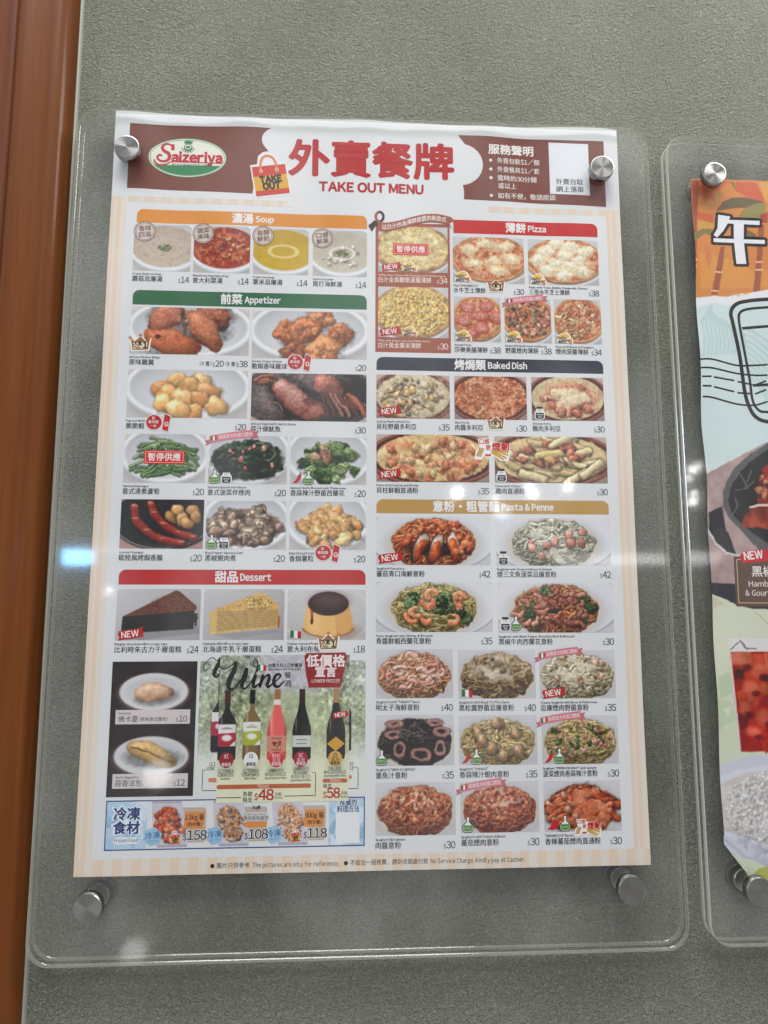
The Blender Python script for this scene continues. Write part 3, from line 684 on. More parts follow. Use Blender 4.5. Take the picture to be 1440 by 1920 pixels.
        if k == 'penchk':
            c.melt(A * .5, .5, A * .46, .46, (212, 186, 142), .7, .4)
            for _ in range(30):
                x, y = c.inell(A * .5, .48, A * .38, .38); a = R.uniform(-.6, .6); L = .2
                c.strand([(x - L * math.cos(a), y - L * math.sin(a)), (x + L * math.cos(a), y + L * math.sin(a))], .07, c.pick([(220, 196, 150), (212, 184, 138), (226, 206, 164)]), .25)
            c.bits(40, A * .48, .40, A * .30, .24, [(172, 102, 88), (188, 120, 100), (150, 86, 78), (200, 140, 116)], (.06, .11), .5, gloss=.3)
            c.strand([(.38 * A, .42), (.58 * A, .38)], .09, (220, 190, 132)); c.melt(.48 * A, .5, .09, .07, (220, 178, 104), .9)
            for x, y, a in ((.34, .86, .25), (.72, .88, -.6), (.86, .70, -.6), (.60, .10, -.4)):
                c.strand([(x * A - .24 * math.cos(a), y - .24 * math.sin(a)), (x * A + .24 * math.cos(a), y + .24 * math.sin(a))], .085, (220, 198, 156), .3, .6, .4)
            c.organic(.035, 8, .20, .8)
    elif kind.startswith('pasta_'):
        k = kind[6:]
        wide = A > 2
        t = c.Y[..., None]
        c.im[:] = np.array((200, 199, 207), float) * (1 - t) + np.array((190, 189, 197), float) * t
        if wide:
            c.ell(A * .5, .42, A * .56, .72, (210, 210, 218), .03); c.ring(A * .5, .42, A * .56, .72, .012, (150, 150, 156), .8, lo=.5)
        hx, hy = (A * .355, .50) if wide else (A * .45, .46)
        c.ell(A * .5, .58, hx * 1.2, hy * 1.12, (172, 170, 176), .16, alpha=.6); c.ell(A * .5, .56, hx * 1.1, hy * 1.05, (204, 192, 176), .10); c.mark()
        cols = dict(pesc=[(206, 116, 78), (190, 94, 62), (218, 140, 100)], salmon=[(214, 210, 192), (200, 198, 178), (222, 218, 204), (176, 176, 152)],
                    pesto=[(198, 178, 116), (180, 162, 100), (210, 194, 140)], beef=[(196, 128, 88), (178, 104, 74), (206, 146, 104)],
                    tarako=[(220, 158, 124), (208, 138, 108), (228, 176, 142)], truffle=[(158, 126, 92), (138, 106, 76), (178, 148, 110)],
                    cream=[(206, 192, 160), (190, 172, 138), (216, 204, 178)], nero=[(62, 52, 52), (48, 40, 42), (84, 72, 72)],
                    vongole=[(206, 178, 122), (190, 160, 104), (216, 192, 142)], pepe=[(200, 174, 122), (184, 156, 104), (212, 190, 142)],
                    bolo=[(190, 106, 72), (172, 86, 58), (206, 128, 90)], tomato=[(188, 96, 70), (172, 80, 60), (204, 116, 84)],
                    arra=[(202, 104, 70), (188, 88, 60), (214, 124, 84)])[k]
        c.ell(A * .5, .54, hx, hy, np.array(cols[1]) * .62, .05)
        rr = .026
        if k != 'arra':
            c.noodles(210, A * .5, .55, hx, hy, cols, rr, (.2, .6), .3)
        if k == 'pesc':
            c.bits(26, A * .5, .40, hx * .9, hy * .7, [(206, 110, 76), (214, 130, 92), (184, 84, 60)], (.05, .09), gloss=.3)
            for x, y, ro in ((.38, .62, -1.1), (.52, .66, -1.25), (.68, .62, -1.75)):
                c.blob(x * A, y, .34, .15, ro, (92, 66, 60), .04, .3, .5, .05); c.blob(x * A + .01, y, .30, .12, ro, (196, 176, 160), .04, .3, 0, .05)
                c.blob(x * A, y + .06, .24, .105, ro, (198, 92, 52), .08, .5, .2, .1)
            c.bits(8, A * .76, .5, .2, .34, [(206, 108, 76), (216, 136, 96)], (.06, .09), gloss=.3)
        if k == 'salmon':
            c.dots(300, A * .5, .42, hx * .98, hy * .85, [(98, 106, 84), (124, 130, 104), (78, 86, 70)], (.008, .018), .6)
            for _ in range(14):
                x, y = c.inell(A * .5, .56, hx * .8, hy * .7); c.melt(x, y, .12, .05, (216, 212, 196), .7, .7)
            c.bits(10, A * .5, .5, hx * .85, hy * .85, [(210, 142, 128), (216, 158, 144)], (.07, .11), .8)
        if k in ('pesto', 'beef'):
            for _ in range(12 if k == 'pesto' else 8):
                x, y = c.inell(A * .5, .52, hx * .9, hy * .9); cl = c.pick([(88, 112, 72), (66, 88, 58), (108, 130, 88)])
                c.blob(x, y, .14, .11, 0, cl, .2, .1, .4, .2); c.bits(18, x, y - .01, .11, .08, [cl, cl * 1.25, cl * .75], (.016, .03), sh=.15, gloss=.05)
            if k == 'pesto':
                for _ in range(9):
                    x, y = c.inell(A * .5, .48, hx * .85, hy * .8); a0 = R.uniform(0, 6.3)
                    c.strand([(x + .11 * math.cos(a0 + q), y + .09 * math.sin(a0 + q)) for q in np.linspace(0, 3.4, 8)], .058, c.pick([(212, 130, 92), (220, 150, 112)]), .4)
                c.dots(160, A * .5, .38, hx * .8, hy * .6, [(226, 220, 200)], (.006, .014), .7)
            else:
                for _ in range(34):
                    x, y = c.inell(A * .5, .5, hx * .9, hy * .85); a = R.uniform(0, 3)
                    c.strand([(x, y), (x + .10 * math.cos(a), y + .07 * math.sin(a)), (x + .2 * math.cos(a + .5), y + .12 * math.sin(a + .5))], .046, c.pick([(180, 118, 102), (196, 138, 118), (158, 94, 82)]), .3)
        if k == 'tarako':
            for _ in range(22):
                x, y = c.inell(A * .5, .45, hx * .8, hy * .65); a0 = R.uniform(0, 6.3)
                c.strand([(x + .13 * math.cos(a0 + q), y + .07 * math.sin(a0 + q)) for q in np.linspace(0, 2.4, 7)], .036, c.pick([(222, 160, 146), (230, 186, 172), (212, 140, 126)]), .4)
            c.dots(60, A * .48, .2, .16, .08, [(226, 206, 170), (180, 120, 80)], (.008, .014))
        if k in ('truffle', 'cream'):
            n = c.noise(8); m, r = c.emask(A * .5, .36, hx * .72, hy * .58, .15)
            c.put(full, m * np.clip((n - .40) / .12, 0, 1) * .85, (206, 196, 178) if k == 'truffle' else (218, 210, 192))
            c.bits(12, A * .5, .4, hx * .8, hy * .7, [(138, 112, 88), (164, 138, 112)] if k == 'truffle' else [(186, 140, 118), (160, 136, 108), (206, 160, 140)], (.04, .07), gloss=.25)
            if k == 'truffle': c.ell(A * .52, .3, .12, .07, (92, 76, 60), .06, alpha=.8)
        if k == 'nero':
            for x, y, a, b in ((.24, .18, .13, .05), (.22, .38, .14, .07), (.30, .68, .10, .13), (.58, .78, .18, .10), (.82, .66, .10, .13), (.84, .34, .15, .07), (.76, .16, .12, .05)):
                _, r = c.emask(x * A, y, a * .95, b)
                d = np.abs(r - 1) * min(a, b); mm = np.clip((.03 - d) / .012 + .5, 0, 1)
                c.put(full, mm, np.array((156, 116, 110), float) * (.70 + .42 * np.clip(1 - d / .03, 0, 1))[..., None])
            c.noodles(26, A * .52, .38, hx * .5, hy * .4, [(130, 122, 120), (104, 96, 96)], .010, (.15, .4), .4)
        if k == 'vongole':
            for x, y in ((.25, .36), (.40, .66), (.72, .34), (.30, .5), (.76, .72), (.56, .8), (.5, .18)):
                ro = R.uniform(0, 3); c.blob(x * A, y, .16, .12, ro, (168, 138, 108), .05, .3, .4, .1); c.blob(x * A + .01, y + .01, .13, .09, ro, (208, 180, 142), .08, .3, 0, .1, .7); c.blob(x * A + .01, y + .02, .09, .05, ro, (200, 152, 100), .2, .4, .1, .1)
            c.blob(.48 * A, .16, .11, .13, 0, (186, 150, 124), .08, .3, .4, .05); c.bits(7, A * .5, .5, hx * .7, hy * .6, [(190, 84, 60)], (.015, .025), sh=.1)
        if k == 'pepe':
            c.bits(26, A * .5, .42, hx * .85, hy * .7, [(76, 98, 62), (98, 116, 78), (60, 80, 52)], (.03, .06), sh=.2)
            c.bits(20, A * .5, .5, hx * .85, hy * .75, [(206, 138, 126), (214, 156, 140), (194, 116, 106)], (.035, .055))
        if k in ('bolo', 'tomato'):
            c.bits(46 if k == 'bolo' else 60, A * .5, .44, hx * .8, hy * .7, [(186, 98, 72), (198, 116, 84), (168, 82, 62), (206, 132, 98)], (.03, .065), gloss=.3, sh=.25)
            n = c.noise(14); m, r = c.emask(A * .5, .36, hx * .6, hy * .5, .2)
            c.put(full, m * np.clip((n - .52) / .08, 0, 1) * .75, (228, 200, 172))
            c.dots(190, A * .5, .5, hx * .9, hy * .9, [(230, 206, 180)], (.006, .012), .7)
        if k == 'arra':
            for x, y in sorted([c.inell(A * .5, .54, hx * .88, hy * .85) for _ in range(64)], key=lambda q: q[1]):
                a = R.uniform(-.9, .9); L = .15
                c.strand([(x - L * math.cos(a), y - L * math.sin(a) * .7), (x + L * math.cos(a), y + L * math.sin(a) * .7)], .075, c.pick(cols), .35, .6, .3)
            c.bits(14, A * .5, .45, hx * .7, hy * .6, [(206, 132, 108), (216, 154, 126)], (.06, .10), .5, gloss=.3)
            for _ in range(22):
                x, y = c.inell(A * .5, .55, hx * .85, hy * .8); c.melt(x, y, .14, .08, c.pick([(206, 104, 74), (196, 88, 62), (214, 132, 100)]), .6, .7)
        c.organic(.05 if k not in ('nero', 'pesc') else .035, 9, .26 if k != 'arra' else .2, .8)
    # printed-halftone softness
    im = c.im; p = np.pad(im, ((1, 1), (1, 1), (0, 0)), 'edge')
    im = im * .5 + .125 * (p[:-2, 1:-1] + p[2:, 1:-1] + p[1:-1, :-2] + p[1:-1, 2:]); im += (R.rand(c.h, c.w, 1) - .5) * 7
    return np.clip(255 * (np.clip(im, 0, 255) / 255) ** .95, 18, 245)
# ---------------------------------------------------------------- print: flat coloured shapes and lettering on a gently waving sheet
LAYER = .040     # mm between two printed layers

class Sheet:
    """a hanging paper: origin, its waves and the empty that carries its parts"""
    def __init__(s, root, wave): s.root = root; s.wave = wave
    def place(s, x, y, lay):
        d = s.wave(x, y) + lay * LAYER
        o = s.root.location
        return np.stack([x * MM - o.x, YP - d * MM - o.y, Z0 + y * MM - o.z], -1)

_glyph = {}
def glyphs(body, bold, res):
    k = (body, bold, res)
    if k not in _glyph:
        c = bpy.data.curves.new('t', 'FONT'); c.body = body; c.offset = bold; c.resolution_u = res; c.fill_mode = 'FRONT'
        ob = bpy.data.objects.new('t', c); COL.objects.link(ob)
        dg = bpy.context.evaluated_depsgraph_get(); me = bpy.data.meshes.new_from_object(ob.evaluated_get(dg))
        v = np.empty(len(me.vertices) * 3); me.vertices.foreach_get('co', v); v = v.reshape(-1, 3)[:, :2]
        f = [tuple(p.vertices) for p in me.polygons]
        bpy.data.objects.remove(ob); bpy.data.curves.remove(c); bpy.data.meshes.remove(me)
        _glyph[k] = (v, f)
    return _glyph[k]

BOUND = {' ': .26, '・': .5}
def lettering(body, res):
    """glyph by glyph: Latin letters use the wide forms of the Chinese face, set with their own widths"""
    key = ('L', body, res)
    if key in _glyph: return _glyph[key]
    V = []; F = []; n = 0; x = 0.0
    for ch in body:
        if ch == ' ': x += .26; continue
        lat = 0x21 <= ord(ch) <= 0x7e
        v, f = glyphs(chr(ord(ch) + 0xfee0) if lat else ch, 0.0, res)
        if not len(v): x += .5; continue
        if lat or ord(ch) < 0x2e00:
            w0, w1 = v[:, 0].min(), v[:, 0].max(); sb = .055 if ch not in "mnhurnNMHIilpb1" else .07
            if ch.isdigit(): adv = .555; off = (adv - (w1 - w0)) / 2 - w0
            else: adv = w1 - w0 + 2 * sb; off = sb - w0
        else:
            adv = 1.0; off = 0.0
        vv = v.copy(); vv[:, 0] += x + off; V.append(vv); F += [tuple(i + n for i in q) for q in f]; n += len(v); x += adv
    _glyph[key] = (np.concatenate(V) if V else np.zeros((0, 2)), F)
    return _glyph[key]

class Print:
    def __init__(s, sheet): s.sh = sheet; s.V = []; s.D = []; s.C = []; s.F = []; s.n = 0
    def raw(s, xy, faces, col, lay):
        xy = np.asarray(xy, float); s.V.append(xy); s.D.append(np.full(len(xy), float(lay)))
        c = np.asarray(col, float); c = ink(c); s.C.append(np.broadcast_to(c, (len(xy), 3)).copy() if c.ndim == 1 else c)
        s.F += [tuple(i + s.n for i in f) for f in faces]; s.n += len(xy)
    def rect(s, x0, y0, x1, y1, col, lay, step=6.0):
        nx = max(1, int(math.ceil((x1 - x0) / step))); ny = max(1, int(math.ceil((y1 - y0) / step)))
        gx, gy = np.meshgrid(np.linspace(x0, x1, nx + 1), np.linspace(y0, y1, ny + 1))
        F = [(j * (nx + 1) + i, j * (nx + 1) + i + 1, (j + 1) * (nx + 1) + i + 1, (j + 1) * (nx + 1) + i) for j in range(ny) for i in range(nx)]
        s.raw(np.stack([gx.ravel(), gy.ravel()], -1), F, col, lay)
    def poly(s, pts, col, lay, step=6.0):
        pts = [(float(a), float(b)) for a, b in pts]
        ar = sum(pts[i - 1][0] * pts[i][1] - pts[i][0] * pts[i - 1][1] for i in range(len(pts)))
        if ar < 0: pts = pts[::-1]
        bm = bmesh.new(); vs = [bm.verts.new((a, b, 0)) for a, b in pts]
        tris = tessellate_polygon([[Vector((a, b, 0)) for a, b in pts]])
        for t in tris:
            try: bm.faces.new([vs[i] for i in t])
            except ValueError: pass
        p = np.array(pts)
        for ax in (0, 1):
            lo, hi = p[:, ax].min(), p[:, ax].max()
            k = lo + step
            while k < hi - .5:
                cc = [0, 0, 0]; nn = [0, 0, 0]; cc[ax] = k; nn[ax] = 1
                bmesh.ops.bisect_plane(bm, geom=bm.verts[:] + bm.edges[:] + bm.faces[:], plane_co=cc, plane_no=nn); k += step
        bm.normal_update()
        for f in bm.faces:
            if f.normal.z < 0: f.normal_flip()
        bm.verts.index_update()
        s.raw([(v.co.x, v.co.y) for v in bm.verts], [tuple(v.index for v in f.verts) for f in bm.faces], col, lay); bm.free()
    def ell(s, cx, cy, rx, ry, col, lay, n=40, rot=0):
        c, k = math.cos(rot), math.sin(rot)
        s.poly([(cx + rx * math.cos(t) * c - ry * math.sin(t) * k, cy + rx * math.cos(t) * k + ry * math.sin(t) * c) for t in np.linspace(0, 2 * math.pi, n, endpoint=False)], col, lay)
    def ring(s, cx, cy, rx, ry, th, col, lay, n=40, a0=0, a1=360):
        t = np.radians(np.linspace(a0, a1, n + 1))
        v = [(cx + rx * math.cos(q), cy + ry * math.sin(q)) for q in t] + [(cx + (rx - th) * math.cos(q), cy + (ry - th) * math.sin(q)) for q in t]
        s.raw(v, [(i, i + 1, n + 2 + i, n + 1 + i) for i in range(n)], col, lay)
    def stroke(s, pts, wd, col, lay, n=10, closed=False):
        """a pen stroke through the points (Catmull-Rom); wd a width or one per point"""
        p = np.array(pts, float); m = len(p); wv = np.full(m, wd, float) if np.isscalar(wd) else np.array(wd, float)
        if n > 1 and m > 2:
            P = []; Wd = []
            for i in range(m - 1):
                a, b, c, d = p[max(i - 1, 0)], p[i], p[i + 1], p[min(i + 2, m - 1)]
                for t in np.linspace(0, 1, n, endpoint=False):
                    P.append(.5 * (2 * b + (c - a) * t + (2 * a - 5 * b + 4 * c - d) * t * t + (3 * b - a - 3 * c + d) * t ** 3)); Wd.append(wv[i] * (1 - t) + wv[i + 1] * t)
            P.append(p[-1]); Wd.append(wv[-1]); p = np.array(P); wv = np.array(Wd)
        q = [p[0]]; qw = [wv[0]]
        for a in range(len(p) - 1):
            k = max(1, int(np.linalg.norm(p[a + 1] - p[a]) / 4))
            for t in range(1, k + 1): q.append(p[a] + (p[a + 1] - p[a]) * t / k); qw.append(wv[a] + (wv[a + 1] - wv[a]) * t / k)
        p = np.array(q); wv = np.array(qw)
        g = np.gradient(p, axis=0); g /= np.maximum(np.linalg.norm(g, axis=1, keepdims=True), 1e-9); nn = np.stack([-g[:, 1], g[:, 0]], -1)
        v = np.concatenate([p - nn * wv[:, None] / 2, p + nn * wv[:, None] / 2]); k = len(p)
        s.raw(v, [(i, i + 1, k + i + 1, k + i) for i in range(k - 1)], col, lay)
    def frame(s, x0, y0, x1, y1, th, col, lay):
        s.rect(x0, y0, x1, y0 + th, col, lay); s.rect(x0, y1 - th, x1, y1, col, lay); s.rect(x0, y0 + th, x0 + th, y1 - th, col, lay); s.rect(x1 - th, y0 + th, x1, y1 - th, col, lay)
    def rrect(s, x0, y0, x1, y1, r, col, lay, corners='tl tr bl br'):
        P = []
        for nm, cx, cy, a, px, py in (('tr', x1 - r, y1 - r, 0, x1, y1), ('tl', x0 + r, y1 - r, 90, x0, y1), ('bl', x0 + r, y0 + r, 180, x0, y0), ('br', x1 - r, y0 + r, 270, x1, y0)):
            if nm in corners: P += [(cx + r * math.cos(math.radians(a + q)), cy + r * math.sin(math.radians(a + q))) for q in np.linspace(0, 90, 8)]
            else: P.append((px, py))
        s.poly(P, col, lay)
    def text(s, body, x, y, size, col, lay, align='L', bold=0.0, fit=None, rot=0, skew=0, res=2, sx=1.0, path=None):
        """one line of lettering; y is the middle of the capitals; size is the em in mm; fit squeezes it to a width"""
        cjk = True
        v, f = lettering(body, res) if len(body) < 36 or res > 1 else glyphs(body, 0.0, res)
        if not len(v): return
        v = v.copy(); x0, x1 = v[:, 0].min(), v[:, 0].max(); v[:, 0] -= x0; wd = x1 - x0
        kx = size * sx if fit is None else fit / wd
        v[:, 1] = (v[:, 1] - .345) * size; v[:, 0] *= kx; tw = wd * kx
        v[:, 0] -= dict(L=0, C=tw / 2, R=tw)[align]
        v[:, 0] += skew * v[:, 1]
        if rot:
            c, k = math.cos(rot), math.sin(rot); v = np.stack([v[:, 0] * c - v[:, 1] * k, v[:, 0] * k + v[:, 1] * c], -1)
        if path is not None: v[:, 1] += path(v[:, 0])
        v += np.array([x, y])
        # heavier Chinese strokes: the strokes are printed again a hair to each side
        b = bold * size if cjk else 0
        if not b: offs = [(0, 0)]
        elif bold < .015: offs = [(-b, 0), (b, 0)]
        elif bold < .025: offs = [(-b * .7, -b * .7), (b * .7, -b * .7), (b * .7, b * .7), (-b * .7, b * .7)]
        else: offs = [(b * math.cos(t), b * math.sin(t)) for t in np.linspace(0, 2 * math.pi, 8, endpoint=False)] + [(0, 0)]
        for j, o in enumerate(offs): s.raw(v + np.array(o), f, col, lay + .1 * j)
    def grid(s, x0, y0, x1, y1, img, lay):
        h, w = img.shape[:2]
        gx, gy = np.meshgrid(np.linspace(x0, x1, w), np.linspace(y1, y0, h))
        i = np.arange(h * w).reshape(h, w)
        F = np.stack([i[1:, :-1], i[1:, 1:], i[:-1, 1:], i[:-1, :-1]], -1).reshape(-1, 4)
        s.raw(np.stack([gx.ravel(), gy.ravel()], -1), F.tolist(), img.reshape(-1, 3), lay)
    def build(s, name, parent, label=None):
        v = np.concatenate(s.V); d = np.concatenate(s.D); c = np.concatenate(s.C)
        co_ = s.sh.place(v[:, 0], v[:, 1], d)
        me = bpy.data.meshes.new(name); me.from_pydata(co_, [], s.F)
        at = me.color_attributes.new('Col', 'FLOAT_COLOR', 'POINT')
        at.data.foreach_set('color', np.concatenate([c, np.ones((len(c), 1))], 1).astype(np.float32).ravel())
        me.update(); o = link(name, me, parent, [INK])
        if label: o['label'] = label
        return o
# ---------------------------------------------------------------- the takeaway menu
def menu_wave(x, y):
    x = np.asarray(x, float); y = np.asarray(y, float)
    t = np.clip((y - 440) / 150, 0, 1)
    return .28 * np.sin(x / 41 + .8) * np.sin(y / 63) + t * (.80 * np.sin(x / 15.5 + 1.2) * (.6 + .4 * np.sin(x / 47)) + .25 * np.sin(x / 8 + y / 30)) + .15 * np.sin((x + y) / 22) - .25
menu = thing('menu_poster', 'takeaway menu sheet with rows of food pictures, striped cream border and brown header', 'menu', W(210, 0, 0))
MS = Sheet(menu, menu_wave)
WHITE = (215, 216, 220); INKC = (46, 49, 60); BROWN = (122, 74, 66); RED = (178, 44, 54); CREAM1 = (220, 201, 184); CREAM2 = (219, 210, 202)
p = Print(MS)
nx, ny = 85, 119
def top_edge(x): return 594 + .9 * np.sin(x / 29 + 1.0) - .5
gx, gy = np.meshgrid(np.linspace(0, 420, nx), np.linspace(0, 1, ny)); gy = gy * top_edge(gx)
i = np.arange(nx * ny).reshape(ny, nx)
p.raw(np.stack([gx.ravel(), gy.ravel()], -1), np.stack([i[:-1, :-1], i[:-1, 1:], i[1:, 1:], i[1:, :-1]], -1).reshape(-1, 4).tolist(), WHITE, 0)
p.build('paper', menu)
# striped border
p = Print(MS)
k = 0; x = 0.0; wds = (7.1, 6.3)
while x < 420:
    w_ = min(wds[k % 2], 420 - x); cc = CREAM1 if k % 2 == 0 else CREAM2
    p.rect(x, 0, x + w_, 11.6, cc, 1)
    if 12 < x < 138 or 306 < x < 404: p.rect(x, 514.6, min(x + w_, 408), 519.6, np.array(cc) * (.985, .99, 1.0), 1)
    x += w_; k += 1
for a, b in ((0, 12.2), (408, 420)):
    for j, (q0, q1) in enumerate(((0, .24), (.24, .36), (.36, .66), (.66, 1.0))):
        p.rect(a + (b - a) * q0, 11.6, a + (b - a) * q1, 519.6, CREAM1 if j % 2 == 0 else CREAM2, 1)
p.poly([(138, 514.6), (146, 514.8), (140, 518.6), (138, 519.6)], CREAM2, 1.5)
p.build('striped_border', menu)

# header band with the cloud-shaped cut-out
p = Print(MS)
left = [(12, 526.5), (12, 583.5), (120, 584)] + [(135.5 - 15 * math.cos(t) - 1, 573.5 + 12 * math.sin(t)) for t in np.linspace(1.05, -.65, 9)] + [(128, 560), (117, 556), (115, 545), (113, 525)]
p.poly(left, BROWN, 1); hb0 = p.build('header_band', menu); p = Print(MS)
right_ = [(283.4, 583.5)] + [(284 + 20 * math.sin(t), 557 + 19 * math.cos(t)) for t in np.linspace(.25, 3.0, 14)] + [(287.8, 533), (287.5, 525.5), (408.3, 522.8), (408, 582)]
p.poly(right_, BROWN, 1)
hb = p.build('header_band', menu)
# oval restaurant sign
p = Print(MS); cx, cy = 59.3, 555
p.ell(cx, cy, 32, 17.6, (66, 140, 92), 2); p.ell(cx, cy, 31.2, 16.9, (224, 224, 214), 3); p.ring(cx, cy, 30.3, 16.1, .45, (66, 132, 92), 4, 56)
gr = [(cx + 29.6 * math.cos(t), cy + 15.5 * math.sin(t)) for t in np.linspace(math.radians(207), math.radians(335), 26)]
p.poly(gr, (64, 132, 90), 4)
p.stroke([(47.5, 563.2), (45.4, 566), (41.2, 566.6), (38.6, 563.8), (40, 560.6), (43.6, 558.4), (44.6, 554.6), (42, 551.6), (37.6, 551.4), (35.0, 554), (36.4, 556.6), (38.8, 556)], [2.2, 1.6, 1.8, 2.4, 2.8, 3.0, 2.9, 2.2, 1.9, 1.8, 1.8, 1.6], (186, 48, 70), 5); p.poly([(45.6, 561.4), (48.6, 561.6), (48.2, 567), (46, 566.4)], (186, 48, 70), 5.2); p.stroke([(32.5, 552.2), (34, 549.2), (38, 547.8), (43, 549), (46.5, 551.0), (56, 551.1), (87, 550.6)], [1.4, 1.5, 1.6, 1.3, 1.0, .9, .9], (186, 48, 70), 5)
p.text('aizeriya', 46.8, 555.2, 11.2, (186, 48, 70), 5, bold=.055, fit=40.5, res=4)
p.text('RISTORANTE E CAFFÉ', 47.0, 548.6, 2.5, (120, 52, 60), 6, fit=32.5, bold=.02)
p.ell(59.5, 564.2, 3.5, 3.2, (58, 128, 92), 5); p.ell(59.5, 564.6, 2.6, 2.1, (222, 224, 222), 6); p.rect(57.9, 563.4, 61.1, 565.4, (60, 126, 92), 7)
p.poly([(56.4, 567.6), (62.6, 567.6), (63.2, 570.2), (61.4, 569.4), (60.8, 571.2), (59.5, 569.7), (58.2, 571.2), (57.6, 569.4), (55.8, 570.2)], (58, 128, 92), 6)
for sgn in (-1, 1):
    for q in range(5):
        a = math.radians(200 + 24 * q); p.ell(59.5 + sgn * 5.0 * math.cos(a) * -1 * -1, 563.6 + 4.4 * math.sin(a) + 1, .95, .45, (58, 128, 92), 6, 10, a * sgn)
p.build('oval_sign', hb0)
# the paper-bag picture
p = Print(MS)
def bag(p, ox, oy, sc, rot, txt=True, lay=2):
    c, k = math.cos(rot), math.sin(rot)
    T = lambda pts: [(ox + sc * (a * c - b * k), oy + sc * (a * k + b * c)) for a, b in pts]
    p.poly(T([(-14.6, -17), (15.2, -17), (15.2, 11), (9.6, 12.4), (7.5, 19), (2, 22.6), (-3, 22), (-7, 19), (-9, 12), (-14.6, 12)]), (222, 222, 226), lay)
    p.poly(T([(-13.5, -16), (14, -16), (14, 10), (-13.5, 10)]), (196, 70, 58), lay + 1)
    p.poly(T([(-13.5, -11.4), (14, -11.4), (14, 1.2), (-13.5, 1.2)]), (214, 164, 62), lay + 2)
    p.stroke(T([(-6.4, 6), (-6.0, 12), (-3.4, 17.2), (0.6, 18.6), (4.4, 16.6), (6.4, 12), (6.6, 6)]), 2.0 * sc, (216, 128, 84), lay + 3)
    for ex in (-6.4, 6.6):
        q = T([(ex, 5.4)])[0]; p.ring(q[0], q[1], 1.5 * sc, 1.5 * sc, .6 * sc, (236, 214, 190), lay + 4, 14)
    if txt:
        for s_, yy in (('TAKE', -2.2), ('OUT', -8.2)):
            q = T([(0.3, yy)])[0]; p.text(s_, q[0], q[1], 7.6 * sc, (40, 38, 40), lay + 5, 'C', bold=.07, rot=rot, fit=(17.5 if s_ == 'TAKE' else 14) * sc)
bag(p, 126.8, 540.5, 1.0, .17)
p.build('shopping_bag_picture', hb0)
# title
p = Print(MS)
p.text('外賣餐牌', 210.6, 557.6, 33.5, (176, 46, 56), 3, 'C', bold=.036, fit=136, res=5)
p.text('TAKE OUT MENU', 210.5, 533.2, 10.6, (176, 50, 56), 3, 'C', bold=.045, fit=86, res=4)
p.build('title_lettering', menu)
# service notes and the card beside them
p = Print(MS); LW = (226, 220, 218)
p.text('服務聲明', 309, 571.2, 9.6, LW, 3, bold=.03, fit=38.4, res=3)
for s_, yy, wd in (('外賣包裝$1/個', 561.2, 36), ('外賣餐具$1/套', 553.2, 36), ('需時約30分鐘', 545.4, 33.6), ('或以上', 538.4, 15.6), ('如有不便，敬請原諒', 529.6, 49)):
    p.text(s_, 316.2 if s_ != '或以上' else 316.6, yy, 5.6, LW, 3, bold=.012, fit=wd)
    if s_ != '或以上': p.ell(310.6, yy, 1.35, 1.35, LW, 3, 16)
p.build('service_notes', hb)
p = Print(MS)
p.poly([(360.8, 533.2), (394.6, 532.6), (394.6, 579.0), (360.8, 580)], (220, 222, 230), 2)
p.text('外賣自取', 377.6, 544.2, 5.9, (60, 58, 64), 3, 'C', bold=.014, fit=23); p.text('網上落單', 377.8, 537.4, 5.9, (60, 58, 64), 3, 'C', bold=.014, fit=23.4)
p.build('white_order_card', hb)

# section banners
def banner(x0, y0, x1, y1, col, zh, en, tx=None, corners='tl tr', wz=None):
    p = Print(MS); p.rrect(x0, y0, x1, y1, 5.2, col, 1, corners); b = p.build('section_banner', menu)
    p = Print(MS); n = len(zh); wz = wz or 8.4 * n; we = {'Soup': 14.4, 'Appetizer': 28.5, 'Dessert': 23, 'Pizza': 14.8, 'Baked Dish': 31.5, 'Pasta & Penne': 41}[en]
    cx = (x0 + x1) / 2 if tx is None else tx; tot = wz + 2.2 + we; a = cx - tot / 2; y = (y0 + y1) / 2
    p.text(zh, a, y, 9.2, (228, 226, 228), 2, bold=.032, fit=wz, res=3); p.text(en, a + wz + 2.2, y - .2, 7.0, (226, 224, 226), 2, bold=.032, fit=we, res=3)
    p.build('heading_lettering', b)
banner(21, 497, 207, 508.6, (212, 140, 66), '濃湯', 'Soup')
banner(21, 427.6, 207, 439.8, (64, 108, 80), '前菜', 'Appetizer')
banner(21, 206.7, 207, 218, (184, 64, 66), '甜品', 'Dessert')
banner(278.3, 495.3, 399.8, 507.2, (190, 46, 52), '薄餅', 'Pizza', corners='tr')
banner(215, 377.2, 399.8, 388.2, (66, 68, 80), '烤焗類', 'Baked Dish', wz=25)
banner(215.2, 262, 399.4, 273, (184, 148, 92), '意粉・粗管麵', 'Pasta & Penne', wz=52)

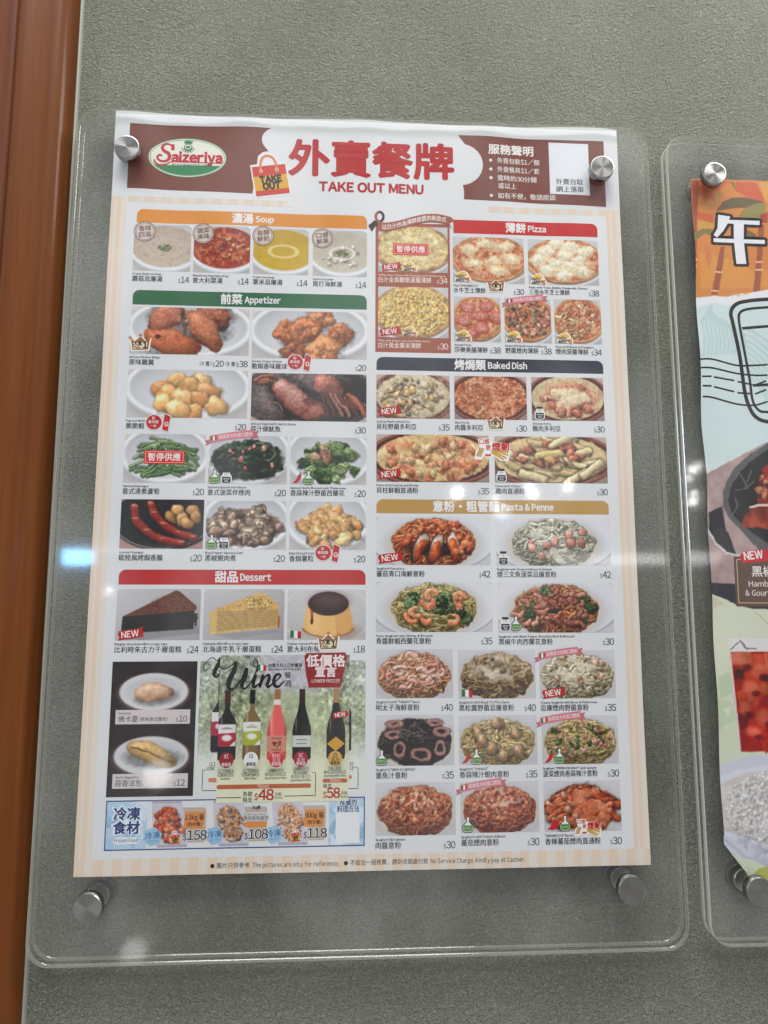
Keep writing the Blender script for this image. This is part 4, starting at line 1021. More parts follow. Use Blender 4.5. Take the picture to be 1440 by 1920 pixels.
# ---------------------------------------------------------------- stickers on the pictures
def st_new(p, x, y, k=1.0, rot=.13, lay=5):
    c, s_ = math.cos(rot), math.sin(rot)
    T = lambda pts: [(x + k * (a * c - b * s_), y + k * (a * s_ + b * c)) for a, b in pts]
    p.poly(T([(-9.6, -3.6), (-8.2, -1.2), (-9.4, .6), (-8.6, 3.2), (-3, 3.6), (4, 3.3), (9.8, 4.2), (8.4, 2.2), (10.2, .6), (8.8, -1.2), (9.6, -3.0), (2, -3.4), (-4, -3.4)]), (178, 44, 54), lay)
    p.text('NEW', x - .4 * k, y, 6.2 * k, (236, 226, 226), lay + 1, 'C', bold=.02, rot=rot, fit=12.4 * k)
def st_cheese(p, x, y, k=1.0):
    p.poly([(x + k * a, y + k * b) for a, b in ((-7, -4.2), (2.5, -4.4), (7.6, -5.6), (8.6, -2), (6.6, 1), (5, 4.6), (1, 6), (-3, 4.4), (-6.4, 2.2))], (232, 222, 196), 5)
    p.poly([(x + k * a, y + k * b) for a, b in ((-5.4, 1.2), (-2.4, 3.8), (1, 5.0), (4.4, 2.8), (4.6, .8))], (222, 178, 84), 6)
    p.text('Double', x - 6.2 * k, y + .7 * k, 3.2 * k, (70, 40, 30), 7, fit=8.4 * k, bold=.03); p.text('Cheese', x - 5 * k, y - 1.5 * k, 3.2 * k, (70, 40, 30), 7, fit=9 * k, bold=.03)
    p.text('雙重芝士', x - 5.8 * k, y - 3.5 * k, 1.8 * k, (70, 40, 30), 7, fit=8 * k, bold=.03); p.text('6', x + 4 * k, y - 2.8 * k, 5.4 * k, (196, 70, 40), 8, bold=.04)
def st_crown(p, x, y, k=1.0):
    o = [(-8, 3.8), (-4.6, 1.8), (0, 6.2), (4.4, 2.2), (8, 5), (6.6, -5.4), (-6, -5.8)]
    p.poly([(x + k * a * 1.1, y + k * b * 1.1) for a, b in o], (232, 228, 220), 5); p.poly([(x + k * a * .94, y + k * b * .92) for a, b in o], (150, 104, 74), 6)
    p.poly([(x + k * a, y + k * b) for a, b in ((-5.4, .4), (5.6, 1.2), (5.2, -4.2), (-4.8, -4.6))], (222, 208, 180), 7)
    for a, b in ((-8, 4.6), (0, 6.8), (8, 5.6)): p.ell(x + k * a, y + k * b, 1.2 * k, 1.2 * k, (190, 120, 90), 7, 12)
    p.text('人氣', x - 5 * k, y - .2 * k, 3.7 * k, (44, 36, 36), 8, fit=6.4 * k, bold=.03); p.text('No.', x - 4 * k, y - 3.2 * k, 3.2 * k, (44, 36, 36), 8, fit=4.8 * k, bold=.03); p.text('1', x + 2.2 * k, y - 1.5 * k, 6.6 * k, (44, 36, 36), 8, bold=.04)
def st_ketchup(p, x, y, k=1.0):
    p.ell(x - 3.6 * k, y, 6.6 * k, 6.4 * k, (226, 216, 216), 5, 24); p.ell(x - 3.6 * k, y, 6.0 * k, 5.8 * k, (182, 56, 58), 6, 24)
    p.poly([(x + k * a, y + k * b) for a, b in ((2.4, -6.4), (7.6, -8), (9.6, 5), (4.2, 7.6))], (226, 216, 216), 6)
    p.poly([(x + k * a, y + k * b) for a, b in ((2.9, -5.8), (7.2, -7.2), (9.0, 4.6), (4.4, 6.8))], (186, 52, 54), 7)
    p.ell(x + 6 * k, y - 1.4 * k, 1.7 * k, 1.9 * k, (230, 210, 204), 8, 14); p.ell(x + 6 * k, y - 1.2 * k, .9 * k, 1.0 * k, (190, 70, 60), 9, 12)
    for s_, b, wd in (('配', 3.2, 2.2), ('蕃茄醬', .2, 8), ('一包', -3, 4.6)): p.text(s_, x - 4 * k, y + b * k, 2.5 * k, (240, 228, 226), 8, 'C', fit=wd * k, bold=.01)
def st_oil(p, x, y, k=1.0):
    p.poly([(x + k * a, y + k * b) for a, b in ((-1.5, 6), (1.5, 6), (1.1, 2.6), (4, -.6), (4, -3.6), (2.4, -5.4), (-2.6, -5.4), (-4.4, -3.6), (-4.4, -.6), (-1.1, 2.6))], (60, 74, 66), 5)
    p.poly([(x + k * a, y + k * b) for a, b in ((-.9, 5.4), (.9, 5.4), (.6, 2.2), (3.4, -.8), (3.4, -3.3), (2.1, -4.8), (-2.3, -4.8), (-3.8, -3.4), (-3.8, -.8), (-.6, 2.2))], (226, 228, 226), 6)
    p.poly([(x + k * a, y + k * b) for a, b in ((-3.5, -.2), (3.1, -.2), (3.1, -3.2), (1.9, -4.4), (-2.1, -4.4), (-3.5, -3.2))], (92, 138, 72), 7)
    p.ring(x + 4.6 * k, y + .8 * k, 1.7 * k, 1.9 * k, .7 * k, (90, 110, 92), 5, 16); p.text('OLIVE OIL', x - .2 * k, y - 2.2 * k, 1.5 * k, (220, 230, 210), 8, 'C', fit=5.2 * k)
def st_jar(p, x, y, k=1.0):
    p.poly([(x + k * a, y + k * b) for a, b in ((-2.6, 5.2), (2.6, 5.2), (2.6, 3), (4.2, 0), (4, -4.2), (2.6, -5.4), (-2.6, -5.4), (-4, -4.2), (-4.2, 0), (-2.6, 3))], (226, 226, 226), 5)
    p.rrect(x - 2.6 * k, y + 3.4 * k, x + 2.6 * k, y + 5.3 * k, .6 * k, (46, 48, 58), 6)
    p.poly([(x + k * a, y + k * b) for a, b in ((-3.2, .2), (3.2, .2), (3.4, -3.8), (2.2, -4.9), (-2.2, -4.9), (-3.4, -3.8))], (50, 54, 66), 6)
    for a, b in ((-1.2, 2.2), (0, 1.5), (1.2, 2.2), (0, 2.8)): p.ell(x + k * a, y + k * b, .35 * k, .35 * k, (50, 54, 66), 7, 8)
    p.text('PEPPER', x, y - 1.5 * k, 1.6 * k, (226, 226, 226), 7, 'C', fit=4.6 * k, bold=.02); p.text('黑椒', x, y - 3.5 * k, 1.8 * k, (226, 226, 226), 7, 'C', fit=3 * k)
def st_chili(p, x, y, k=1.0):
    p.stroke([(x - 3.2 * k, y - 3.8 * k), (x - .2 * k, y - 2.2 * k), (x + 1.8 * k, y + 1.4 * k), (x + 2.4 * k, y + 3 * k)], [.5 * k, 2.5 * k, 2.9 * k, 1.4 * k], (188, 44, 44), 5)
    p.stroke([(x + 2.3 * k, y + 2.8 * k), (x + 2.6 * k, y + 4 * k), (x + 2.0 * k, y + 5.2 * k)], [1.5 * k, .8 * k, .6 * k], (84, 128, 70), 6)
def st_flag(p, x, y, k=1.0):
    for q, cc in enumerate(((62, 116, 78), (226, 226, 226), (184, 54, 60))):
        p.poly([(x + k * (q * 2.7 - 4), y - 2.6 * k - .3 * q), (x + k * (q * 2.7 - 1.3), y - 2.7 * k - .3 * q), (x + k * (q * 2.7 - 1.3), y + 2.6 * k - .3 * q), (x + k * (q * 2.7 - 4), y + 2.8 * k - .3 * q)], cc, 5)
def st_ribbon(p, x, y, k=1.0):
    P = lambda t: np.array([x + k * 34 * t, y + k * (1.5 + 7.2 * t - 2.2 * t * t)])
    up = [tuple(P(t) + (0, 2.9 * k)) for t in np.linspace(0, 1, 10)]; lo = [tuple(P(t) - (0, 2.9 * k)) for t in np.linspace(1, 0, 10)]
    a, b = P(0), P(1)
    p.poly([(a[0] - 3.6 * k, a[1] - 5.2 * k), (a[0] + 2 * k, a[1] - 3 * k), (a[0] + 2 * k, a[1] + .6 * k), (a[0] - 3.6 * k, a[1] - 1.2 * k), (a[0] - 2.2 * k, a[1] - 3 * k)], (190, 112, 122), 5)
    p.poly([(b[0] - 2 * k, b[1] - 4.4 * k), (b[0] + 4.2 * k, b[1] - 3.4 * k), (b[0] + 2.6 * k, b[1] - .6 * k), (b[0] + 4.2 * k, b[1] + 1.8 * k), (b[0] - 2 * k, b[1] + 1 * k)], (190, 112, 122), 5)
    p.poly(up + lo, (206, 128, 138), 6)
    p.text('採用意大利進口煙肉', x + 7 * k, y + k * 3.1, 3.6 * k, (240, 220, 224), 7, fit=26 * k, bold=.01, path=lambda q: (q / 34 * 5.2 - (q / (34 * k)) ** 2 * 1.8 * k))
    for q, cc in enumerate(((62, 116, 78), (228, 228, 226), (184, 54, 60))): p.poly([(x + k * (1 + q * 1.6), y + k * .2 + .3 * q), (x + k * (2.6 + q * 1.6), y + k * .5 + .3 * q), (x + k * (2.6 + q * 1.6), y + k * 3.9 + .3 * q), (x + k * (1 + q * 1.6), y + k * 3.6 + .3 * q)], cc, 8)
def st_chewy(p, x, y, k=1.0):
    p.poly([(x + k * a, y + k * b) for a, b in ((-12, 8.6), (-2.5, 9), (-1, 6.2), (14, 5.2), (14, -3), (12.4, -9.6), (6, -9.2), (1, -5.4), (-4, -7.6), (-7, -5.4), (-9, -8.6), (-15, -8), (-13.6, -1), (-10.6, 1.5))], (232, 230, 226), 5)
    for a, b in ((-13, -5.6), (-11.6, -5.8), (-10.2, -6)): p.stroke([(x + k * a, y + k * b), (x + k * (a + 3), y + k * (b + 7))], 1.1 * k, (186, 138, 62), 6, 1)
    for a, b, c_, d in ((-1, -1, 11, -7), (1, -.6, 12.4, -4.4), (-1, -2.4, 8.6, -8.2), (3, -.4, 12.6, -2)): p.stroke([(x + k * a, y + k * b), (x + k * c_, y + k * d)], 1.5 * k, (196, 156, 72), 6, 1)
    p.stroke([(x - 6 * k, y - 4 * k), (x - 4 * k, y - 5 * k), (x - 1.6 * k, y - 4 * k)], 1.6 * k, (192, 60, 60), 7)
    p.text('口感', x - 10.6 * k, y + 6.2 * k, 4.6 * k, (190, 52, 56), 7, bold=.02, fit=8 * k); p.text('更', x - 5.6 * k, y + 1.4 * k, 4.4 * k, (190, 52, 56), 7, bold=.02); p.text('煙韌', x - .4 * k, y + 2.2 * k, 6.8 * k, (190, 52, 56), 7, bold=.04, fit=13.6 * k)
def st_paused(p, x, y, k=1.0):
    c, s_ = math.cos(.02), math.sin(.02)
    p.rrect(x - 14.6 * k, y - 5 * k, x + 14.6 * k, y + 5 * k, 1.0, (204, 44, 40), 5); x0, y0, x1, y1 = x - 13.7 * k, y - 4.1 * k, x + 13.7 * k, y + 4.1 * k
    p.frame(x0, y0, x1, y1, .35, (238, 190, 182), 6); p.text('暫停供應', x, y, 6.2 * k, (240, 226, 224), 6, 'C', bold=.02, fit=23.4 * k)
def st_stamp(p, x, y, s1, s2, rot=.12):
    p.ell(x, y, 8.6, 8.6, (206, 190, 182), 5, 32); p.ring(x, y, 8.6, 8.6, .45, (96, 72, 70), 6, 36); p.ring(x, y, 7.2, 7.2, .3, (96, 72, 70), 6, 36)
    for q in range(40):
        a = q / 40 * 6.283
        if q % 5: p.stroke([(x + 7.6 * math.cos(a), y + 7.6 * math.sin(a)), (x + 8.0 * math.cos(a), y + 8.0 * math.sin(a))], .5, (120, 96, 92), 6, 1)
    p.text(s1, x, y + 2.5, 5.0, (92, 66, 64), 7, 'C', bold=.012, rot=rot, fit=9.8); p.text(s2, x + .3, y - 2.7, 5.0, (92, 66, 64), 7, 'C', bold=.012, rot=rot, fit=9.8)

NAMES = dict(new='new_badge', cheese='cheese_badge', crown='crown_badge', ketchup='ketchup_badge', oil='oil_flask_icon', jar='spice_jar_icon', chili='chilli_icon', flag='flag_icon', ribbon='pink_ribbon', chewy='texture_badge', paused='paused_sign', stamp='round_stamp')
FN = dict(new=st_new, cheese=st_cheese, crown=st_crown, ketchup=st_ketchup, oil=st_oil, jar=st_jar, chili=st_chili, flag=st_flag, ribbon=st_ribbon, chewy=st_chewy, paused=st_paused, stamp=st_stamp)

# ---------------------------------------------------------------- the dishes: kind, x0, x1, top, bottom, English, Chinese, price, label, stickers
D = [
 ('soup_mush', 19.6, 65, 495.8, 456.2, 'Creamy Mushroom Soup', '蘑菇忌廉湯', '14', 'picture of a pale beige soup', [('stamp', 28, 489.5, '香味', '四溢')]),
 ('soup_mine', 67.2, 112.4, 495.8, 456, 'Minestrone Vegetable Soup', '意大利菜湯', '14', 'picture of a red vegetable soup', [('stamp', 74.5, 489, '蔬菜', '美味')]),
 ('soup_corn', 115, 159.4, 495.4, 455.8, 'Cream Corn Soup', '粟米忌廉湯', '14', 'picture of a yellow corn soup', [('stamp', 122.5, 488.5, '香醇', '鮮奶')]),
 ('soup_chow', 163, 207, 495, 455.4, 'Seafood Chowder', '周打海鮮湯', '14', 'picture of a white chowder', [('stamp', 170.5, 488, '口感', '鮮美')]),
 ('wings', 20.4, 113.3, 425.9, 387.2, 'Grilled Chicken Wings', '原味雞翼', '38', 'picture of brown chicken wings', [('crown', 28.6, 395.5)]),
 ('crispy', 115.8, 207.2, 424.9, 385.6, 'Golden Crispy Chicken', '脆焗香味雞球', '20', 'picture of fried chicken pieces', [('ketchup', 154, 382.5)]),
 ('shrimp', 20.4, 113.5, 374.6, 336, 'Popcorn Shrimp', '脆脆蝦', '20', 'picture of golden shrimp balls', [('ketchup', 45.5, 332.2)]),
 ('squid', 116.4, 207.1, 373.2, 334.6, 'Grilled Squid with Garlic Sauce', '蒜汁燒魷魚', '30', 'picture of grilled squid on a dark plate', []),
 ('asparagus', 20.4, 82.7, 322.9, 284.6, 'Sauteed Asparagus', '意式清煮蘆筍', '20', 'picture of green asparagus with a red paused sign', [('paused', 51, 304.6, 1.06)]),
 ('spinach', 84.8, 145.4, 322, 284.2, 'Sauteed Spinach with Bacon', '意式菠菜伴煙肉', '20', 'picture of dark spinach with pink bacon', [('ribbon', 85, 317.5), ('oil', 90, 289.5), ('jar', 99, 289.5)]),
 ('broccoli', 148.2, 207.2, 321.6, 284.2, 'Sauteed Garlic Broccoli with Mushrooms', '香蒜辣汁野菌西蘭花', '20', 'picture of broccoli with mushrooms', [('chili', 153.6, 289), ('oil', 162.4, 289)]),
 ('sausage', 20.2, 82.8, 271.6, 233.8, 'Gourmet Sausages', '歐陸風烤焗香腸', '20', 'picture of two red sausages on a black plate', []),
 ('clam', 84.6, 145.6, 270.8, 233.6, 'Black Pepper Sauteed Clam', '黑椒蜆肉煮', '20', 'picture of clams in a white bowl', [('oil', 89.4, 239), ('jar', 98.6, 239)]),
 ('potato', 148.3, 207.1, 270.6, 233.4, 'Baked Diced Potatoes', '香焗薯粒', '20', 'picture of baked potato pieces', [('ketchup', 178, 231)]),
 ('choco', 20.6, 82.8, 203.5, 165.5, 'Belgian Chocolate Mille Crepe Cake', '比利時朱古力千層蛋糕', '24', 'picture of a dark chocolate cake slice', [('new', 32, 170)]),
 ('crepe', 85.1, 145.5, 203.3, 165.5, 'Hokkaido Milk Mille Crepe Cake', '北海道牛乳千層蛋糕', '24', 'picture of a yellow crepe cake slice', []),
 ('pudding', 148, 207.2, 202.9, 165.3, 'Italian Custard Pudding', '意大利布甸', '18', 'picture of a custard pudding with dark caramel', [('flag', 154.4, 169.6), ('crown', 179, 163.6)]),
 ('pizza_pine', 216.4, 273.4, 500, 460.4, 'White Sauce Pizza with Pineapple and Golden Syrup', '白汁金黃糖漿菠蘿薄餅', '34', 'picture of a pale pizza with a red paused sign', [('paused', 243, 480, 1.0), ('new', 227, 464.6, .85), ('cheese', 241.5, 464.8, .8)]),
 ('pizza_corn', 216.3, 273.4, 447.6, 404.8, 'Pizza with Sweet Corn and White Sauce', '白汁黃金粟米薄餅', '30', 'picture of a yellow corn pizza', [('new', 226, 409.6, .9), ('cheese', 241.5, 410, .8)]),
 ('pizza_marg', 277.6, 336.8, 492.4, 452.6, 'Pizza "MARGHERITA"', '水牛芝士薄餅', '30', 'picture of a red pizza with seven cheese pieces', [('cheese', 285, 457.4, .9), ('crown', 313, 450.2, .9)]),
 ('pizza_triple', 340.4, 399.4, 492, 452.8, 'Pizza with Triple Buffalo Mozzarella Cheese', '三倍水牛芝士薄餅', '38', 'picture of a red pizza crowded with white cheese', [('cheese', 348, 456.8, .9)]),
 ('pizza_salami', 277.9, 316.2, 440.2, 402.2, 'Salami Pizza', '莎樂美腸薄餅', '38', 'picture of a pizza with round salami slices', [('cheese', 285, 407, .9)]),
 ('pizza_mush', 319.4, 358, 440.2, 402.2, 'Pizza with Mushrooms and Bacon', '野菌煙肉薄餅', '38', 'picture of a pizza with brown mushrooms', [('ribbon', 320.6, 435.2, .92), ('cheese', 326.4, 406.8, .9)]),
 ('pizza_bacon', 360.8, 399.7, 440.2, 402.2, 'Pizza with Bacon & Pineapple', '煙肉菠蘿薄餅', '34', 'picture of a pizza with bacon and pineapple', [('cheese', 368.4, 406.6, .9)]),
 ('doria_scallop', 215, 273.7, 373.6, 337.9, 'Scallop Mushrooms Doria', '貝柱野菌多利亞', '35', 'picture of a scallop and mushroom bake', [('new', 225.5, 343.6, .95)]),
 ('doria_meat', 277.5, 336, 373.5, 337.9, 'Meat Doria', '肉醬多利亞', '30', 'picture of a red meat sauce bake', [('crown', 310.4, 335, .9)]),
 ('doria_chicken', 340, 399.1, 373.6, 337.8, 'Chicken Doria', '雞肉多利亞', '30', 'picture of a chicken bake in white sauce', [('jar', 346.2, 343.8)]),
 ('doria_penshr', 215.1, 304.4, 324.8, 286.9, 'Penne with Scallop and Shrimp', '貝柱鮮蝦直通粉', '35', 'picture of baked penne with shrimp', [('new', 225.5, 293, .95)]),
 ('doria_penchk', 309, 399.6, 324.4, 286.9, 'Penne with Chicken', '雞肉直通粉', '30', 'picture of baked penne with chicken', [('jar', 314.2, 292.8), ('chewy', 307.6, 313.5)]),
 ('pasta_pesc', 215.2, 304.2, 259.2, 221.9, 'Spaghetti Pescatora', '蕃茄青口海鮮意粉', '42', 'picture of red seafood spaghetti with mussels', [('new', 226, 227.4)]),
 ('pasta_salmon', 308.9, 399.4, 258.9, 221.6, 'Spaghetti with Smoked Salmon & Spinach', '煙三文魚菠菜忌廉意粉', '42', 'picture of pale spaghetti with salmon and spinach', [('jar', 314.2, 227.4)]),
 ('pasta_pesto', 215, 304.7, 208.9, 171, 'Pesto Spaghetti with Shrimp & Broccoli', '青醬鮮蝦西蘭花意粉', '35', 'picture of spaghetti with shrimp and broccoli', []),
 ('pasta_beef', 309.1, 399.6, 208.3, 170.2, 'Spaghetti with Black Pepper Shredded Beef & Broccoli', '黑椒牛肉西蘭花意粉', '30', 'picture of spaghetti with shredded beef', [('jar', 314.6, 176.8), ('oil', 323, 177)]),
 ('pasta_tarako', 215.1, 273.6, 158, 122, 'Spaghetti with "TARAKO" Sauce', '明太子海鮮意粉', '40', 'picture of pale pink seafood spaghetti', []),
 ('pasta_truffle', 277.7, 336.9, 157.4, 121.3, 'Spaghetti with Black Truffle Sauce', '黑松露野菌忌廉意粉', '40', 'picture of brown truffle spaghetti', [('flag', 284, 125.4)]),
 ('pasta_cream', 340, 399.2, 156.8, 120.8, 'Creamy Spaghetti with Bacon & Mushrooms', '忌廉煙肉野菌意粉', '35', 'picture of creamy white spaghetti', [('ribbon', 339.5, 150.8, .92), ('new', 350.6, 125, .95)]),
 ('pasta_nero', 215.1, 273.8, 109.8, 73.2, 'Spaghetti "NERO DI SEPPIA"', '墨魚汁意粉', '35', 'picture of black squid ink spaghetti', [('oil', 219.6, 78.8)]),
 ('pasta_vongole', 277.5, 336.8, 108.9, 73, 'Spaghetti "VONGOLE"', '香蒜辣汁蜆肉意粉', '35', 'picture of yellow spaghetti with clams', [('chili', 283, 78.4), ('oil', 290.6, 78.8)]),
 ('pasta_pepe', 340.6, 399.3, 108, 72.8, 'Spaghetti "PEPERONCINO" with Spinach', '菠菜煙肉香蒜辣汁意粉', '30', 'picture of yellow spaghetti with spinach and bacon', [('ribbon', 339.5, 102.8, .92), ('chili', 345.6, 78), ('oil', 353.6, 78.6)]),
 ('pasta_bolo', 215, 274.3, 61.4, 24, 'Spaghetti Bolognese', '肉醬意粉', '30', 'picture of red meat sauce spaghetti', []),
 ('pasta_tomato', 278, 336.9, 60.9, 25, 'Spaghetti with Tomato & Bacon', '蕃茄煙肉意粉', '30', 'picture of red tomato and bacon spaghetti', [('ribbon', 277.8, 55, .92), ('oil', 283.4, 30.6)]),
 ('pasta_arra', 340.7, 399.2, 60.7, 24.6, '"ARRABBIATA" Bacon Penne', '香辣蕃茄煙肉直通粉', '30', 'picture of red penne with bacon', [('chili', 346.4, 30.2), ('chili', 348.6, 29.8), ('oil', 356.4, 30.2), ('chewy', 373.5, 27, .72)]),
]
# the brown panel behind the two white-sauce pizzas
p = Print(MS); PB = (158, 92, 76)
p.rect(214, 392.2, 275.2, 503, PB, 1); panel = p.build('brown_panel', menu)
PITCH = dict(pizza_pine=4.3, pizza_corn=4.3, pizza_marg=4.4, pizza_triple=4.2, pizza_salami=4.5, pizza_mush=4.5, pizza_bacon=4.5, doria_scallop=4.5, doria_meat=4.5, doria_chicken=4.5, pasta_pepe=4.15, choco=4.9, crepe=4.85, pudding=4.85, wings=4.8, soup_mush=4.73, soup_mine=4.73, soup_corn=4.73, soup_chow=4.73)
for seed, (kind, x0, x1, yt, yb, en, zh, pr, lab, sts) in enumerate(D):
    a = (x1 - x0) / (yt - yb); p = Print(MS)
    p.grid(x0, yb, x1, yt, dish(a, int((yt - yb) * 2.5), seed + 11, kind), 2)
    ph = p.build('food_photo', menu, lab)
    onb = kind in ('pizza_pine', 'pizza_corn'); ct = (232, 218, 212) if onb else INKC; ec = (226, 206, 198) if onb else (40, 40, 46)
    p = Print(MS); ew = min(len(en) * 1.13, x1 - x0 - 2)
    p.text(en, x0 + .2, yb - 2.8, 2.35, ec, 3, fit=ew, bold=.022, res=1)
    p.text(zh, x0 + .2, yb - 6.9, 5.1, ct, 3, fit=PITCH.get(kind, 4.65) * len(zh), bold=.012)
    if kind == 'wings':
        p.build('dish_name', ph); p = Print(MS); p.text('(4 隻)', 75.5, yb - 7.2, 4.2, ct, 3, fit=9.2); p.build('portion_note', ph); p = Print(MS); p.text('(8 隻)', 95.6, yb - 7.2, 4.2, ct, 3, fit=9.0)
    p.build('portion_note' if kind == 'wings' else 'dish_name', ph)
    p = Print(MS)
    def price(v, xr, y):
        wv = 3.25 * len(v); p.text(v, xr, y, 6.9, ct, 3, 'R', fit=wv, bold=.006); p.text('$', xr - wv - .5, y - .9, 4.0, ct, 3, 'R', fit=1.75, bold=.006)
    price(pr, x1 - .4, yb - 7.1)
    if kind == 'wings': price('20', 94.2, yb - 7.1)
    p.build('price', ph)
    for st in sts:
        p = Print(MS); FN[st[0]](p, *st[1:]); p.build(NAMES[st[0]], ph)
# the ribbon over the brown panel
p = Print(MS)
RW = lambda t: np.array([216 + 61 * t, 503.6 + 4.6 * math.sin((t - .40) * 4.6)])
p.poly([(211, 494.6), (207.8, 500), (213, 504.6), (218, 505), (217, 500.4), (213.6, 499.2)], (66, 58, 64), 3)
p.ring(217.3, 508, 4.2, 5.2, 2.2, (158, 92, 76), 4, 24, 100, 280); p.ring(217.3, 508, 4.2, 5.2, 2.2, (70, 60, 66), 4, 24, -80, 100)
p.poly([tuple(RW(t) + (0, 3.7)) for t in np.linspace(0, 1, 22)] + [(279, 506.2), (275, 503.8), (277.6, 498.4)] + [tuple(RW(t) - (0, 3.7)) for t in np.linspace(.96, 0, 22)], (158, 92, 76), 7)
p.text('以白汁作為薄餅底醬的新款式', 219.5, 504, 5.0, (238, 228, 224), 8, fit=53, bold=.012, path=lambda q: 4.6 * np.sin(((q + 3.5) / 61 - .40) * 4.6) - .6)
p.build('curved_ribbon', panel)

# focaccia and baguette
p = Print(MS); p.grid(20, 54, 82, 150, dish(62 / 96, 240, 71, 'bread'), 2); ph = p.build('food_photo', menu, 'picture of two breads on white plates on dark brown')
for y0, en, zh, ex, pr in ((105, 'Focaccia', '佛卡夏', '(原味意式麵包)', '10'), (59.8, 'Garlic Baguette', '蒜香法包', '', '12')):
    p = Print(MS); p.rect(24, y0, 78, y0 + 10.2, (206, 196, 198), 3)
    p.text(en, 26, y0 + 7.8, 2.2, (60, 50, 54), 4, fit=1.1 * len(en), bold=.02, res=1); p.text(zh, 26, y0 + 3.6, 5, (52, 48, 56), 4, fit=4.8 * len(zh)); 
    if ex: p.text(ex, 41, y0 + 3.4, 3.1, (52, 48, 56), 4, fit=21)
    p.text(pr, 76, y0 + 3.6, 6, (52, 48, 56), 4, 'R', fit=6); p.text('$', 69.4, y0 + 2.8, 3.8, (52, 48, 56), 4, 'R', fit=1.7)
    p.build('caption_strip', ph)

# ---------------------------------------------------------------- wine section, with the corrected copy pasted over it
def bottle(c, x, yb, yt, wd, body, neck, label, slope=.5):
    """a bottle in painter space: x centre, bottom, top, half width"""
    H = yb - yt; prof = [(0, .30), (.09, .30), (.092, .27), (.26, .28), (.30, .34), (.36, .62), (.42, .88), (.48, 1), (.97, 1), (1, .9)] if slope == .5 else [(0, .30), (.09, .30), (.20, .32), (.30, .44), (.42, .72), (.55, .95), (.62, 1), (.97, .98), (1, .86)]
    L_ = [(x - wd * w_, yt + H * t) for t, w_ in prof]; R_ = [(x + wd * w_, yt + H * t) for t, w_ in prof[::-1]]
    r = c.poly(L_ + R_, body)
    if r is None: return
    sl, m = r; u = (c.X[sl] - x) / wd
    c.im[sl] *= (1 + m * (.12 - .55 * np.clip(np.abs(u) - .55, 0, 1) + .5 * np.exp(-((u + .5) / .12) ** 2) * .5))[..., None]
    c.poly([(x - wd * .31, yt), (x + wd * .31, yt), (x + wd * .31, yt + H * .20), (x - wd * .31, yt + H * .20)], neck)
    l0, l1, lc, bandc = label
    c.poly([(x - wd * .97, yt + H * l0), (x + wd * .97, yt + H * l0), (x + wd * .97, yt + H * l1), (x - wd * .97, yt + H * l1)], lc)
    if bandc is not None:
        hh = l1 - l0
        c.poly([(x - wd * .97, yt + H * (l0 + .42 * hh)), (x + wd * .97, yt + H * (l0 + .38 * hh)), (x + wd * .97, yt + H * (l0 + .75 * hh)), (x + wd * .3, yt + H * l1), (x - wd * .97, yt + H * l1)], bandc)
        c.ell(x, yt + H * (l0 + .62 * hh), wd * .55, H * .045, lc, .01); c.strand([(x - wd * .3, yt + H * (l0 + .14 * hh)), (x + wd * .3, yt + H * (l0 + .14 * hh))], .002, (120, 116, 116), 0, 1, 0)
def vineyard(A, h, seed, cream):
    c = Cv(A, h, seed); n = c.noise(7); n2 = c.noise(22); Y = c.Y[..., None]
    top = np.array((158, 166, 150), float) * (.72 + .5 * n2)[..., None]; low = np.array(cream, float) * np.ones_like(top)
    hill = np.clip((.30 - c.Y + .06 * (n - .5)) / .1, 0, 1)[..., None]
    mid = np.array((176, 184, 152), float) * (.80 + .35 * n)[..., None] * (.86 + .25 * n2)[..., None]
    side = np.clip((np.abs(c.X / A - .56) - .16) / .2, 0, 1)[..., None]
    base = mid * (1 - hill) + (top * side + np.array((190, 186, 196), float) * (1 - side)) * hill
    base = base * (1 - .35 * side * (1 - hill)) + .35 * side * (1 - hill) * np.array((120, 130, 100), float) * (.6 + .8 * n2)[..., None]
    n3 = c.noise(40, 2); n4 = c.noise(75, 2); lf = 1 + ((n3 - .5) * .7 + (n4 - .5) * .6)[..., None] * np.clip(side * 1.0 + .25, 0, 1)
    base = base * lf; t = np.clip((c.Y - .50) / .26, 0, 1)[..., None]; c.im[:] = base * (1 - t) + low * t
    return c
def wine_picture(A, h, seed, cream, shift):
    c = vineyard(A, h, seed, cream)
    return c
# original print
p = Print(MS); c = vineyard(123.1 / 97, 230, 5, (212, 218, 210)); c.im = c.im * .8 + np.array((222, 224, 226)) * .2
e = np.clip((1 - c.Y) / .12, 0, 1)[..., None]; c.im = c.im * e + np.array(WHITE, float) * (1 - e)
kx = 97.0
def U(x, y): return ((x - 84.2) / kx, (150 - y) / kx)
for x, bd, nk, lb in ((100.5, (44, 44, 56), (84, 44, 60), (.44, .76, (222, 216, 216), (170, 50, 70))), (190.0, (60, 44, 40), (150, 110, 76), (.7, .84, (84, 60, 50), None))):
    bottle(c, U(x, 0)[0], U(0, 84.4)[1], U(0, 135.4)[1], 6.8 / kx, bd, nk, lb)
p.grid(84.2, 53, 207.3, 150, c.im, 2)
wine = p.build('wine_picture', menu, 'faded vineyard picture showing round the edge of the pasted patch')
p = Print(MS)
p.stroke([(91.4, 146.6), (88.6, 149.0), (86.4, 146.4), (88.0, 143.4), (90.6, 145.2)], [.5, .6, .7, .6, .4], (44, 42, 44), 4)
p.stroke([(88.4, 149.6), (92.6, 152.6), (96.2, 150.4), (98.8, 152.6)], [.5, .6, .7, 1.6], (44, 42, 44), 4)
p.stroke([(98.8, 152.6), (97.6, 148.4), (95.4, 144), (94.4, 140.4), (96.2, 138.6), (100, 142)], [2.0, 2.9, 3.2, 2.6, 1.6, .6], (44, 42, 44), 4)
